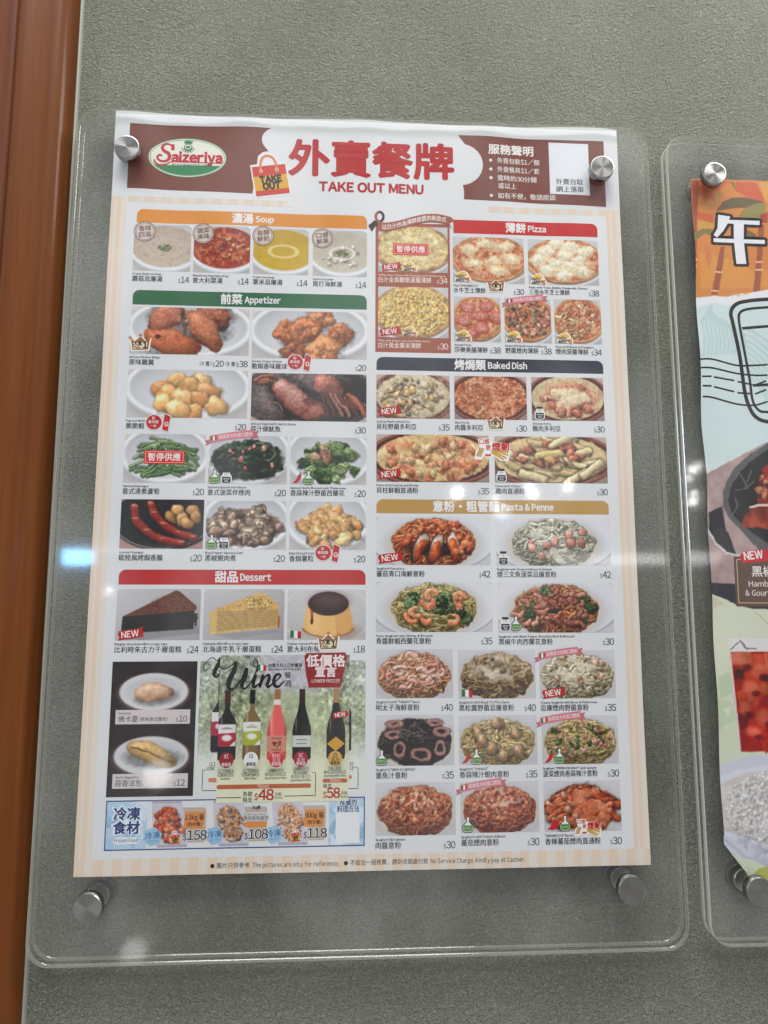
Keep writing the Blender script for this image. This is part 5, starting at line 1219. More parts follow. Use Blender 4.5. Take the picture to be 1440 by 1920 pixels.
for t_, x_, y_ in (('CLI', 93.2, 76.0), ('VINC', 91.6, 73.0), ('AY', 195.8, 75.0), ('LE', 196.0, 72.0)): p.text(t_, x_, y_, 3.5, (50, 54, 56), 4, fit=1.45 * len(t_), bold=.012)
p.rrect(92.6, 63.4, 120, 66.4, 1.4, (204, 132, 100), 4); p.rrect(180, 64.2, 197.6, 67.0, 1.3, (204, 132, 100), 4)
for pts in ([(91.4, 72.0), (88.5, 72.0), (88.5, 57.6), (100, 57.6)], [(199.3, 72.3), (202.1, 72.3), (202.1, 57.5), (194, 57.5)]): p.stroke(pts, .5, (60, 60, 64), 4, 1)
p.build('wine_lettering', wine)
# pasted patch (a thin separate print laid on top)
p = Print(MS)
A_, hh = 96.4 / 105.4, 300; c = vineyard(A_, hh, 9, (222, 222, 196)); PX0, PY1, PK = 98.8, 154.2, 105.4
def U2(x, y): return ((x - PX0) / PK, (PY1 - y) / PK)
sp_ = c.noise(6); c.im = c.im * (.94 + .08 * sp_)[..., None]
BT = [(105.3, 78.6, 128.6, 6.6, (40, 36, 46), (80, 44, 58), (.49, .80, (222, 218, 218), (166, 44, 66)), .5), (123.4, 78.6, 128.8, 6.5, (116, 98, 74), (46, 48, 58), (.46, .79, (222, 222, 214), (164, 170, 70)), .5),
      (141.7, 78.4, 129.0, 7.1, (196, 96, 92), (156, 112, 82), (.66, .88, (200, 140, 122), None), .3), (160.0, 78.4, 129.0, 6.9, (42, 36, 36), (72, 50, 42), (.66, .82, (196, 200, 196), None), .3), (185.2, 78.6, 129.2, 6.9, (48, 38, 38), (170, 128, 96), (.72, .73, (60, 46, 40), None), .3)]
for x, yb, yt, wd, bd, nk, lb, sl in BT:
    ux, uy = U2(x, yb); c.ell(ux, uy + .045, wd / PK, .05, (166, 170, 150), .05, alpha=.5)
    bottle(c, ux, uy, U2(x, yt)[1], wd / PK, bd, nk, lb, sl)
ux, uy = U2(141.7, 121.6); c.poly([(ux - .022, uy), (ux + .022, uy), (ux + .028, uy + .035), (ux - .028, uy + .035)], (226, 214, 212))
ux, uy = U2(185.2, 89.6); c.poly([(ux - .062, uy), (ux, uy - .048), (ux + .062, uy), (ux, uy + .052)], (206, 152, 68))
for bx_, by_, cl_ in ((105.3, 101, (110, 104, 108)), (123.4, 102, (120, 122, 110)), (160, 92.6, (110, 112, 112)), (160, 90, (120, 122, 122)), (141.7, 93.8, (130, 80, 70)), (141.7, 85.6, (130, 80, 70))):
    ux, uy = U2(bx_, by_); c.strand([(ux - .034, uy), (ux + .034, uy)], .003, cl_, 0, 1, 0)
for bx_, wd_ in ((105.3, 6.6), (123.4, 6.5), (141.7, 7.1), (160.0, 6.9), (185.2, 6.9)):   # printed gloss on the glass
    ux, u0 = U2(bx_ - wd_ * .62, 109); _, u1 = U2(0, 101); c.ell(ux, (u0 + u1) / 2, .004, .05, (206, 204, 206), .01, 0, .55); ux, _ = U2(bx_ + wd_ * .7, 0); c.ell(ux, (u0 + u1) / 2 + .03, .003, .06, (170, 168, 170), .01, 0, .35)
ux, uy = U2(141.7, 89.8); c.dots(16, ux, uy, .035, .02, [(120, 70, 50)], (.004, .008))
gx0 = 195.2
p.grid(PX0, PY1 - PK, gx0, PY1, np.clip(c.im, 20, 240), 5)
patch = p.build('pasted_patch', menu, 'newer wine price sheet pasted crookedly over the old print')
p = Print(MS); BK = (44, 42, 44)
# script lettering
p.stroke([(98.0, 139.1), (95.6, 142.6), (97.6, 146.0), (102.0, 144.2), (107.6, 147.2), (110.4, 148.6), (109.0, 142.6), (105.8, 136.0), (105.6, 130.6), (109.4, 130.0), (114.6, 136.6), (118.2, 144.4), (117.4, 138.6), (115.2, 132.6), (116.8, 129.8), (121.0, 133.0), (125.6, 142.6), (126.4, 149.0), (124.0, 150.6), (123.2, 147.4), (126.4, 144.6)], [0.66, 0.79, 1.06, 0.79, 0.92, 2.51, 3.56, 3.83, 2.9, 1.32, 1.06, 2.11, 3.3, 2.9, 1.58, 1.06, 0.92, 0.92, 0.79, 0.66, 0.53], BK, 7)
p.stroke([(125.4, 140.0), (123.6, 133.6), (124.6, 131.0), (128.4, 134.0)], [2.11, 2.64, 2.11, 0.79], BK, 7); p.ell(126.2, 143.0, .9, .9, BK, 7, 12)
p.stroke([(128.4, 134.0), (130.6, 139.6), (129.4, 134.6), (128.4, 131.2), (131.2, 137.0), (134.6, 139.8), (135.2, 136.6), (133.8, 132.6), (135.0, 131.0), (138.0, 133.6)], [0.79, 2.38, 2.38, 2.11, 1.06, 1.85, 2.51, 2.38, 1.98, 0.79], BK, 7)
p.stroke([(138.0, 133.6), (142.4, 137.0), (143.6, 139.4), (141.0, 140.0), (138.8, 136.2), (139.4, 132.2), (142.4, 131.2), (146.4, 135.2)], [0.79, 1.19, 1.58, 1.98, 2.64, 2.64, 1.85, 0.66], BK, 7)
p.text('餐', 146.6, 139.4, 5.4, BK, 7, bold=.01); p.text('酒', 146.6, 133.2, 5.4, BK, 7, bold=.01)
st_flag(p, 129.6, 145.2, .8)
p.text('由意大利入口的餐酒', 134.6, 146.6, 3.2, BK, 7, fit=25, bold=.02); p.text('Wine imported from Italy', 134.6, 143.8, 2.5, BK, 7, fit=24.6, bold=.02, res=1)
for x, s1, s2, cc, tc_ in ((105.4, '紅', '葡萄酒', (150, 40, 60), 0), (123.3, '白', '葡萄酒', (222, 222, 226), 1), (141.8, '粉紅', '葡萄酒', (196, 70, 76), 0), (159.8, '紅', '葡萄酒', (160, 36, 70), 0), (185.1, '白', '葡萄酒', (204, 160, 84), 1)):
    p.ell(x, 78.8, 5.2, 5.6, cc, 7, 28); t_ = (50, 46, 50) if tc_ else (228, 196, 200)
    p.text(s1, x, 81.4, 3.5, t_, 8, 'C', bold=.01); p.text('氣泡' if s1 != '白' and x > 140 or x > 180 else '', x, 78.3, 2.9, t_, 8, 'C') ; p.text(s2, x, 75.6, 2.8, t_, 8, 'C', bold=.024, fit=6.8)
for x, rows, sub in ((105.2, ('CLITERNIA', 'VINOROSSO'), 'Red Wine'), (123.2, ('CLITERNIA', 'VINOBIANCO'), 'White Wine'), (141.6, ('LAMBRUSCO', 'ROSATO DOLCE'), 'Sparkling Rosé Wine'), (160.0, ('LAMBRUSCO', 'REGGIANO', 'ROSSO SECCO'), 'Sparkling Red Wine'), (185.1, ('FALCERI', 'MOSCATO DOLCE'), 'Sparkling White Wine')):
    y = 71.0 if x < 150 else 72.0
    for r_ in rows: p.text(r_, x, y, 3.4, (44, 48, 48), 7, 'C', fit=1.17 * len(r_) + 1, bold=.014, res=1); y -= 2.75
    p.text(sub, x, y + .2, 2.1, (48, 50, 52), 7, 'C', fit=.80 * len(sub) + .6, bold=.018, res=1)
p.rrect(99, 58.5, 167.6, 61.5, 1.4, (180, 102, 74), 7); p.text('750ml', 132.6, 60.0, 3.0, (232, 214, 204), 8, 'C', fit=8.6)
p.rrect(176, 61.9, 194.2, 64.7, 1.3, (180, 102, 74), 7); p.text('750ml', 185.2, 63.3, 3.0, (232, 214, 204), 8, 'C', fit=8.6)
for pts in ([(168.4, 69.0), (170.8, 69.0), (170.8, 53.0), (148.2, 52.9)], [(99, 52.5), (116.8, 52.5)]): p.stroke(pts, .5, (60, 58, 56), 7, 1)
p.text('各款', 118.0, 54.8, 3.8, BK, 7, bold=.012, fit=7); p.text('每支', 118.0, 50.8, 3.8, BK, 7, bold=.012, fit=7); p.text('每支', 176.4, 59.5, 3.4, BK, 7, bold=.012, fit=6.4)
p.text('$', 126.4, 52.6, 5.4, (176, 38, 50), 7, fit=2.6, bold=.02); p.text('48', 129.4, 53.9, 10, (176, 38, 50), 7, fit=11.0, bold=.024, res=3)
p.text('$', 176.4, 53.2, 5.2, (176, 38, 50), 7, fit=2.6, bold=.02); p.text('58', 179.2, 54.5, 9.4, (176, 38, 50), 7, fit=9.6, bold=.024, res=3)
for x in (141.4, 189.6): p.text('支裝', x, 54.4, 2.6, BK, 7, fit=4.6); p.text('Bottle', x, 51.8, 2.4, BK, 7, fit=5.8, bold=.01, res=1)
st_new(p, 188.8, 110.4, .62, lay=8)
sg = [(161.2, 153.4), (163, 155.6), (191.8, 156), (193.6, 152.6), (191.2, 142), (188.8, 130.2), (164.8, 130.2), (162.8, 139)]
p.poly(sg, (146, 38, 54), 7); p.text('低價格', 177.4, 149.6, 9.4, (232, 218, 220), 8, 'C', bold=.03, fit=29, res=3); p.text('宣言', 177.4, 141.6, 8.2, (232, 218, 220), 8, 'C', bold=.03, fit=15.6, res=3); p.text('LOWER PRICE!!', 177.4, 135.0, 3.2, (232, 218, 220), 8, 'C', bold=.012, fit=20.6)
p.build('patch_lettering', patch)

# ---------------------------------------------------------------- frozen food strip
p = Print(MS); p.frame(20.5, 17.3, 207.2, 51.6, .8, (52, 76, 134), 2)
def ice(x0, y0, x1, y1, sd):
    c = Cv((x1 - x0) / (y1 - y0), int((y1 - y0) * 2.2), sd, (176, 200, 220)); A = c.A; R = c.R
    for _ in range(int(26 * A)):
        x, y = R.rand() * A, R.rand(); q = R.uniform(.08, .3); a0 = R.rand() * 6
        c.poly([(x + q * math.cos(a0 + t), y + q * math.sin(a0 + t)) for t in sorted(R.rand(4) * 6.28)], c.pick([(206, 218, 230), (150, 184, 214), (222, 228, 234), (136, 172, 206)]), .6)
    return np.clip(c.im, 0, 235)
p.grid(21.4, 18.2, 50, 50.7, ice(21.4, 18.2, 50, 50.7, 3), 1.5); p.grid(181, 18.2, 206.3, 50.7, ice(181, 18.2, 206.3, 50.7, 4), 1.5)
p.rect(186, 19.6, 203.4, 41.0, (222, 224, 228), 3)
fz = p.build('frozen_food_strip', menu)
p = Print(MS)
for s_, y in (('冷凍', 42.2), ('食材', 32.6)):
    p.text(s_, 35.6, y, 9.6, (214, 226, 236), 3, 'C', bold=.10, fit=20.4); p.text(s_, 35.6, y, 9.2, (42, 64, 116), 4, 'C', bold=.035, fit=18.4, res=3)
p.rrect(26.6, 21.6, 45, 26.4, 2, (220, 226, 232), 3); p.text('Frozen Food', 35.8, 24.2, 3.6, (48, 70, 120), 4, 'C', bold=.012, fit=16.6)
p.text('推薦的', 195, 47.6, 5, (214, 226, 236), 3, 'C', bold=.10, fit=13.8); p.text('料理方法', 195, 43, 5, (214, 226, 236), 3, 'C', bold=.10, fit=17.4)
p.text('推薦的', 195, 47.6, 5, (46, 66, 116), 4, 'C', bold=.022, fit=12.8); p.text('料理方法', 195, 43, 5, (46, 66, 116), 4, 'C', bold=.022, fit=16.4)
p.build('frozen_lettering', fz)
for x, kg, cnt, pr, cl, sd in ((66, '1.5kg 裝', '(約40隻)', '158', [(196, 104, 78), (178, 84, 62), (212, 126, 98)], 1), (110, '1kg裝', '', '108', [(196, 150, 118), (170, 120, 90), (214, 176, 146)], 2), (152.6, '500g 裝', '(約70隻)', '118', [(214, 160, 122), (196, 136, 100), (224, 180, 146)], 3)):
    c = Cv(24 / 33., 72, sd, (196, 192, 204)); c.im *= (.94 + .12 * c.noise(6))[..., None]
    c.mark(); c.bits(170 if sd > 1 else 60, c.A * .5, .5, c.A * .38, .38, cl, (.03, .05) if sd > 1 else (.06, .10), .5); c.organic(.03, 12, .2, .8)
    c.strand([(.04, .03), (c.A - .04, .03)], .03, (170, 166, 178), 0, 1, 0); c.strand([(.04, .97), (c.A - .04, .97)], .03, (170, 166, 178), 0, 1, 0)
    p = Print(MS)
    p.rrect(x + 6, 22, x + 26, 46, 2, (186, 172, 160), 2.5)
    # slightly tilted bag: shear the grid
    h_, w_ = c.im.shape[:2]; gx_, gy_ = np.meshgrid(np.linspace(-11, 11, w_), np.linspace(51, 19, h_)); gx_ = gx_ * (1 + .08 * np.cos((gy_ - 35) / 8)) + x + (35 - gy_) * .16
    idx = np.arange(h_ * w_).reshape(h_, w_)
    p.raw(np.stack([gx_.ravel(), gy_.ravel()], -1), np.stack([idx[1:, :-1], idx[1:, 1:], idx[:-1, 1:], idx[:-1, :-1]], -1).reshape(-1, 4).tolist(), c.im.reshape(-1, 3), 3)
    if sd == 2:
        p.rrect(x + 8.6, 36, x + 27, 42, 2.6, (206, 202, 204), 4); p.text('脆焗香味雞球', x + 9.2, 37.9, 3.4, INKC, 5, fit=17.6); p.text('Golden Crispy Chicken', x + 9.2, 40.6, 2.0, INKC, 5, fit=16, res=1); p.text(kg, x + 15, 45.4, 3, INKC, 5, bold=.02, fit=6); p.rrect(x + 10, 31.6, x + 26, 35.6, 1, (212, 140, 84), 3.5)
    else:
        p.poly([(x + 10, 31.6), (x + 24, 31.2), (x + 25.4, 43), (x + 11, 43.2)], (212, 138, 78), 4)
        p.text(kg, x + 17.8, 39.2, 4.6, (52, 44, 44), 5, 'C', bold=.02, fit=13.6); p.text(cnt, x + 17.8, 34.4, 3.2, (52, 44, 44), 5, 'C', bold=.016, fit=10.6)
    p.text(pr, x + 27.4, 26.8, 9.0, (226, 226, 230), 5, 'R', bold=.05, fit=15.2, res=3); p.text(pr, x + 27, 26.8, 8.8, (50, 50, 58), 6, 'R', bold=.016, fit=14.2, res=3); p.text('$', x + 12.4, 25.4, 5.2, (50, 50, 58), 6, 'R', bold=.016, fit=2.4)
    hx = [(x - 11.6 + 7 * math.cos(t + .3), 26.4 + 6.6 * math.sin(t + .3)) for t in np.arange(6) * math.pi / 3]
    p.poly(hx, (150, 186, 214), 5); p.text('冷凍', x - 11.6, 27.2, 5.2, (52, 96, 150), 6, 'C', bold=.012, fit=10.4, rot=.1); p.text('FROZEN', x - 11.4, 23.4, 1.6, (90, 130, 176), 6, 'C', fit=7, rot=.1, res=1)
    if sd != 2: bag(p, x + 4.4 if sd == 1 else x + 4, 25, .24, .1, True, 6)
    p.build('frozen_bag_picture', fz)
# footer
p = Print(MS); FT = (56, 50, 48)
p.ell(97.6, 5.5, 1.5, 1.5, FT, 3, 18); p.text('圖片只供參考', 100.8, 5.6, 4.2, FT, 3, fit=23.4); p.text('The pictures are only for reference.', 126.4, 5.6, 4.3, FT, 3, fit=62, bold=.004)
p.ell(193.6, 5.7, 1.5, 1.5, FT, 3, 18); p.text('不設加一服務費，請到收銀處付款', 196.8, 5.8, 4.2, FT, 3, fit=57); p.text('No Service Charge. Kindly pay at Cashier.', 255.6, 5.8, 4.3, FT, 3, fit=70, bold=.004)
p.build('footer_lettering', menu)
# ---------------------------------------------------------------- the lunch poster in the right-hand holder
def lunch_wave(x, y):
    x = np.asarray(x, float); y = np.asarray(y, float); e = np.clip((500 - x) / 24, 0, 1)
    return .30 * np.sin(x / 33) * np.sin(y / 47) + e * .55 * np.sin(y / 19 + 1) + .12 * np.sin((x + 1.3 * y) / 17)
lunch = thing('lunch_poster', 'orange and pale blue lunch poster with palm trees and a dark skillet', 'poster', W(690, 0, 0))
LS = Sheet(lunch, lunch_wave)
wave = [(477.6, 444.0), (496.8, 446.1), (507.7, 445.5), (518.9, 448.3), (530.0, 450.3), (543.2, 452.8)]
trunkL = [(483.8, 549.9), (490.3, 550.1), (488.2, 530.2), (486.6, 512.8), (483.2, 478.4), (482.1, 461.5), (479.1, 461.4), (482.1, 501.2)]
rockL = [(481.6, 511.5), (487.2, 514.0), (499.8, 510.9), (500.6, 506.3), (486.1, 504.8), (482.4, 507.0)]
frondL = [(482.3, 501.2), (489.5, 505.4), (496.2, 506.2), (500.0, 504.6), (497.4, 499.4), (492.6, 501.5), (488.0, 498.5), (482.1, 493.2)]
red1 = [(489.4, 549.5), (516.8, 549.3), (506.2, 540.7), (502.2, 530.7), (488.6, 536.1)]
shade = [(487.1, 520.9), (501.4, 519.1), (499.8, 510.9), (487.2, 513.4)]
leaf1 = [(503.3, 522.0), (508.8, 529.7), (516.9, 534.4), (527.7, 535.3), (538.8, 533.6), (547.0, 531.0), (529.8, 525.8), (516.3, 524.2)]
leaf2 = [(521.9, 516.2), (525.6, 522.1), (532.7, 527.6), (540.2, 530.2), (547.5, 530.4), (546.4, 522.8), (540.2, 515.0)]
leaf3 = [(516.8, 549.3), (521.3, 548.9), (522.1, 540.1)]
coral = [(522.4, 549.2), (539.9, 549.5), (547.1, 532.1), (538.8, 533.6), (530.5, 535.7), (522.4, 540.1)]
yel = [(542.7, 549.6), (556.3, 550.0), (555.0, 532.4), (547.6, 532.2)]
stem = [(502.8, 540.0), (507.5, 539.6), (504.3, 524.9), (503.7, 527.8)]
trunk1 = [(505.1, 490.4), (509.0, 490.0), (504.8, 467.7), (500.2, 447.3), (494.1, 447.2), (499.3, 467.5)]
trunk2 = [(539.1, 507.5), (544.4, 511.1), (540.4, 480.0), (536.7, 451.0), (530.6, 450.3), (535.4, 479.9)]
red2 = [(540.5, 519.1), (548.4, 522.3), (547.6, 512.4), (542.3, 512.2)]
frond2 = [(528.4, 506.6), (534.9, 502.8), (538.4, 498.3), (527.8, 498.0)]
wu_a = [(504.7, 518.6), (515.0, 517.2), (512.0, 510.1), (508.3, 504.3), (502.6, 498.1), (499.7, 500.3), (503.4, 506.4)]
wu_b = [(512.3, 514.2), (540.4, 513.9), (539.9, 510.1), (511.5, 511.0)]
wu_c = [(499.5, 497.4), (543.6, 496.7), (543.4, 493.2), (499.3, 494.0)]
wu_d = [(517.8, 513.8), (526.7, 513.5), (525.3, 496.7), (526.2, 475.1), (517.7, 474.9), (516.9, 496.5)]
st_out = [(542.6, 444.3), (526.6, 442.5), (515.3, 439.4), (510.0, 432.2), (511.3, 421.1), (515.0, 394.7), (517.0, 364.6), (520.1, 351.1), (525.0, 343.0), (534.8, 339.1)]
st_in = [(542.1, 437.2), (526.1, 435.4), (518.3, 432.4), (516.4, 425.4), (518.5, 405.9), (521.9, 375.6), (523.3, 356.5), (528.1, 348.5), (535.4, 347.2)]
st_h1 = [(518.7, 418.4), (540.8, 420.6)]
st_h2 = [(524.2, 369.5), (537.1, 370.4)]
wl0 = [(480.9, 390.9), (491.6, 391.1), (511.7, 386.4), (526.8, 386.7), (538.4, 387.6)]
wl1 = [(481.0, 383.7), (491.1, 383.6), (511.2, 379.5), (526.2, 378.2), (537.7, 378.6)]
wl2 = [(481.1, 376.3), (490.6, 376.2), (510.8, 372.7), (525.5, 369.5), (537.3, 373.8)]
wl3 = [(481.2, 368.4), (490.1, 368.0), (510.1, 363.1), (525.0, 362.0), (536.8, 366.3)]
wl4 = [(481.2, 359.3), (489.5, 358.7), (509.5, 353.6), (524.3, 352.8), (536.0, 356.1)]
table = [(481.6, 296.8), (506.4, 308.9), (533.5, 322.5), (526.8, 232.1), (513.0, 230.8), (501.3, 233.3), (478.7, 207.9), (480.6, 207.9)]
hand = [(480.6, 264.1), (491.8, 269.4), (494.4, 248.7), (496.0, 233.3), (479.9, 248.6)]
pan = [(533.4, 321.2), (517.4, 311.7), (504.5, 300.9), (497.2, 290.3), (493.1, 279.8), (493.1, 269.4), (497.7, 259.0), (505.2, 251.3), (513.7, 241.1), (522.3, 232.1), (526.7, 230.9)]
panin = [(533.0, 315.8), (518.3, 306.4), (506.9, 295.7), (500.1, 285.1), (497.5, 274.6), (499.4, 264.2), (508.0, 253.9), (518.0, 246.2), (527.4, 239.8)]
oval = [(479.9, 248.6), (489.4, 252.5), (495.7, 248.7), (501.1, 230.8), (493.3, 232.0), (484.6, 239.7)]
base = [(480.7, 208.5), (499.5, 207.3), (524.9, 207.3), (523.5, 187.8), (511.2, 188.1), (498.4, 190.9), (490.9, 195.3), (480.1, 199.1)]
meat1 = [(531.8, 299.9), (522.5, 289.2), (519.9, 272.2), (525.0, 269.6), (529.8, 272.2)]
meat2 = [(514.3, 268.2), (529.7, 270.7), (528.1, 250.2), (507.9, 252.6), (509.8, 261.7)]
sign = [(499.1, 229.2), (529.1, 229.3), (526.2, 190.2), (498.5, 190.2)]
signin = [(501.2, 226.6), (528.9, 226.5), (526.4, 192.8), (500.5, 192.8)]
new = [(504.2, 229.9), (508.9, 232.6), (516.7, 234.0), (526.9, 234.1), (526.3, 225.1), (515.2, 225.1), (505.1, 224.4)]
newt = [(507.1, 233.0), (522.2, 225.6)]
hei = [(512.9, 221.8), (520.9, 213.1)]
hamb = [(509.6, 209.8), (524.8, 205.4)]
gour = [(506.3, 202.6), (524.3, 198.7)]
glassbox = [(490.2, 165.5), (521.8, 165.4)]
glass = [(490.8, 155.6), (521.0, 154.2), (516.9, 99.5), (492.8, 99.8), (491.4, 126.3)]
glassb = [(491.7, 111.7), (517.8, 111.5), (515.5, 80.4), (494.1, 80.7)]
plate = [(477.3, 70.7), (491.7, 74.1), (515.2, 76.8), (509.6, 0.6), (492.0, 4.4), (485.9, 8.0), (477.6, 16.3)]
rice = [(480.3, 57.5), (496.3, 65.6), (514.4, 66.0), (510.4, 12.2), (494.1, 17.2), (479.3, 23.3)]
lime = [(497.3, -9.6), (509.4, -1.7), (508.8, -9.8)]
leafbg = [(479.3, 136.1), (489.8, 139.7), (496.6, 126.2), (480.8, 120.3)]
LX, LT, LH = 470.0, 553.0, 568.0
c = Cv(110 / LH, 1020, 77)
q = lambda pts: [((x - LX) / LH, (LT - y) / LH) for x, y in pts]
n1 = c.noise(14); n2 = c.noise(60); YM = LT - c.Y * LH; XM = LX + c.X * LH
full = (slice(None), slice(None))
# orange evening sky with palms
c.im[:] = np.array((208, 140, 84), float) * (.98 + .06 * (n1 - .5))[..., None]
c.put(full, np.clip((n1 - .5) / .2, 0, 1) * .5, (204, 126, 82))
c.poly(q([(486, 485), (510, 480), (530, 470), (545, 470), (545, 455), (486, 452)]), (212, 152, 86), .7)
for nm, cl in ((red1, (200, 112, 78)), (shade, (196, 104, 72)), (coral, (200, 100, 74)), (yel, (210, 158, 92)), (stem, (196, 150, 84)), (rockL, (200, 150, 84)), (trunkL, (164, 88, 76)), (frondL, (132, 120, 74)), (leaf3, (140, 112, 70)), (leaf1, (112, 98, 78)), (leaf2, (146, 136, 88)),
               (frond2, (124, 106, 74)), (trunk1, (158, 96, 78)), (trunk2, (158, 96, 78)), (red2, (168, 78, 58))):
    c.poly(q(nm), cl)
for a in (((499.3, 467.5), (504.8, 467)), ((495, 451), (500.4, 450.4)), ((534.4, 470), (540.0, 470)), ((535.2, 477), (540.2, 477)), ((481, 478), (483.6, 477.6)), ((481, 472), (483.2, 472))):
    c.strand(q(a), .0011, (230, 190, 140), 0, 1, 0)
c.poly(q([(491, 492), (495.6, 489), (497, 478), (493, 470), (491, 480)]), (200, 124, 78), .8)
# surf and pale water
lower = [(470, -20), (600, -20), (600, 462)]
c.poly(q(wave + [(560, 455), (590, 455), (590, -16), (470, -16), (470, 444)]), (222, 222, 228))
lo = [(470, 436)] + [(x, y - 8 - 2 * math.sin(x / 9)) for x, y in wave] + [(590, 446), (590, -16), (470, -16)]
c.poly(q(lo), (200, 214, 217)); c.ell(*q([(524, 449)])[0], .0045, .0018, (208, 146, 90), .003); c.ell(*q([(517.6, 447)])[0], .002, .001, (208, 146, 90), .003)
t = np.clip((330 - YM) / 60, 0, 1); inl = YM < 330
c.put(full, inl * t * .6, (206, 218, 216))
for i in range(11):   # palm-leaf shadows on the water
    x0 = 481 + 3.4 * i; c.strand(q([(494 - i * .4, 438 - i * .6), (x0 + 4, 424 - i * .9), (x0 + 5.5, 408 - .5 * i), (x0 + 3, 394 + .4 * i)]), .0020, (184, 203, 206), 0, 1, 0)
for i in range(9):
    c.strand(q([(519, 418 - i * 4.6), (528, 416 - i * 5.6), (545, 404 - i * 7.4)]), .0022, (184, 203, 205), 0, 1, 0)
# table, skillet, meat
tx = (.86 + .30 * n2)
c.poly(q([(478, 294)] + table[1:3] + [(570, 330), (570, 205), (478, 206)]), (170, 148, 146), 1, tx)
for nm, cl in ((hand, (60, 58, 62)),): c.poly(q(nm), cl)
c.poly(q(pan[:-1] + [(560, 226), (570, 330)]), (98, 96, 98)); c.poly(q(panin + [(560, 236), (570, 322)]), (46, 47, 50), 1, .8 + .5 * n2)
c.poly(q(oval[:4] + [(560, 226), (540, 233), (501, 231)] + oval[4:]), (66, 64, 66), 1, tx)
c.strand(q([(478, 252), (484.6, 239.7), (493.3, 232.0), (504, 229.6), (520, 232)]), .0016, (206, 200, 200), 0, 1, 0)
for a in (((503, 290), (508, 297), (511, 291), (513, 284), (520, 290)), ((500, 262), (505, 270), (503, 276)), ((504, 282), (512, 284), (518, 298))): c.strand(q(a), .0009, (104, 104, 108), 0, 1, 0)
c.mark()
for nm in (meat1 + [(560, 270), (560, 306)], meat2[:2] + [(560, 271), (560, 248)] + meat2[2:]):
    c.poly(q(nm), (126, 62, 46), 1, .65 + .7 * n2)
c.dots(70, *q([(530, 282)])[0], .017, .024, [(176, 96, 70), (80, 40, 34), (210, 150, 120)], (.0015, .004), .7)
c.organic(.006, 90, .5, .8); c.strand(q([(515, 268.5), (522, 270.5), (532, 270.5)]), .0016, (214, 190, 180), .3, 1, 0); c.poly(q([(527, 300), (534, 305), (534, 296), (529, 292)]), (150, 40, 50))
c.poly(q([(478, 209)] + base[1:3] + [(570, 207), (570, 187)] + base[3:] + [(478, 199)]), (66, 66, 72))
c.poly(q([(478, 206), (478, 199.4), (480.1, 199.1), (490.9, 195.3), (498.4, 190.9), (511, 188), (570, 187), (570, -16), (470, -16), (470, 207)]), (204, 208, 190))
c.poly(q([(478, 198.6), (484, 196), (490, 192), (478, 188)]), (196, 184, 156), .7)
m = np.clip((150 - YM) / 50, 0, 1) * (YM < 186); c.put(full, m * .5, (196, 208, 184)); c.poly(q(leafbg), (176, 192, 160), .6); c.poly(q([(478, 120), (488, 118), (492, 105), (478, 96)]), (178, 196, 162), .5)
c.poly(q([(482, 112), (489, 114), (486, 106)]), (214, 222, 206), .7); c.strand(q([(512, 186), (520, 180), (530, 168)]), .0006, (180, 160, 136), 0, 1, 0)
# iced drink
c.poly(q([(490.4, 165.5), (560, 165), (560, 156), (491, 156)]), (214, 211, 214)); 
c.mark(); c.poly(q([(491, 155.6), (560, 154), (553, 80), (494.1, 80.5), (492, 112), (491.2, 130)]), (150, 56, 46), 1, .8 + .4 * n2)
for x, y, a, b, cl in ((500, 150, 8, 5, (196, 120, 96)), (512, 147, 9, 6, (172, 80, 64)), (527, 150, 9, 6, (190, 100, 80)), (498, 138, 5, 4, (70, 34, 36)), (510, 132, 10, 8, (186, 74, 58)), (524, 134, 8, 6, (96, 40, 40)), (500, 122, 6, 6, (196, 86, 66)), (514, 116, 9, 7, (176, 64, 50)), (529, 118, 8, 8, (190, 80, 62)), (499, 104, 5, 6, (90, 40, 40)), (510, 98, 9, 8, (184, 60, 48)), (524, 102, 8, 8, (120, 44, 42)), (505, 88, 8, 5, (150, 46, 42)), (520, 86, 9, 5, (176, 66, 52))):
    s_ = c.R.uniform(-.4, .4); k_ = [(-a, -b), (a, -b * .8), (a * .9, b), (-a * .9, b * .9)]
    c.poly(q([(x + u * math.cos(s_) - v * math.sin(s_), y + u * math.sin(s_) + v * math.cos(s_)) for u, v in k_]), cl, .75, .85 + .3 * n2)

for x, y, a, b in ((501, 147, 6, 4), (513, 140, 6, 5), (505, 128, 6, 5), (519, 126, 7, 5), (500, 112, 5, 5), (515, 106, 7, 6), (506, 95, 6, 4), (524, 141, 6, 5), (526, 112, 6, 6)):
    c.melt(*q([(x, y)])[0], a / LH, b / LH, (214, 120, 96), .6, .7, .5);
    c.melt(*q([(x + a * .6, y - b * .9)])[0], a * .6 / LH, b * .5 / LH, (84, 36, 38), .7, .6, .5)
c.organic(.0022, 50, .26, 1.0)
for a in (((491.6, 157), (500, 163.6), (505, 157)), ((500, 163.6), (503, 158), (512, 157.4))): c.strand(q(a), .0007, (120, 96, 98), .2, 1, 0)
c.strand(q([(490.8, 156), (491.6, 126), (494, 81)]), .0013, (214, 196, 196), .3, 1, 0)
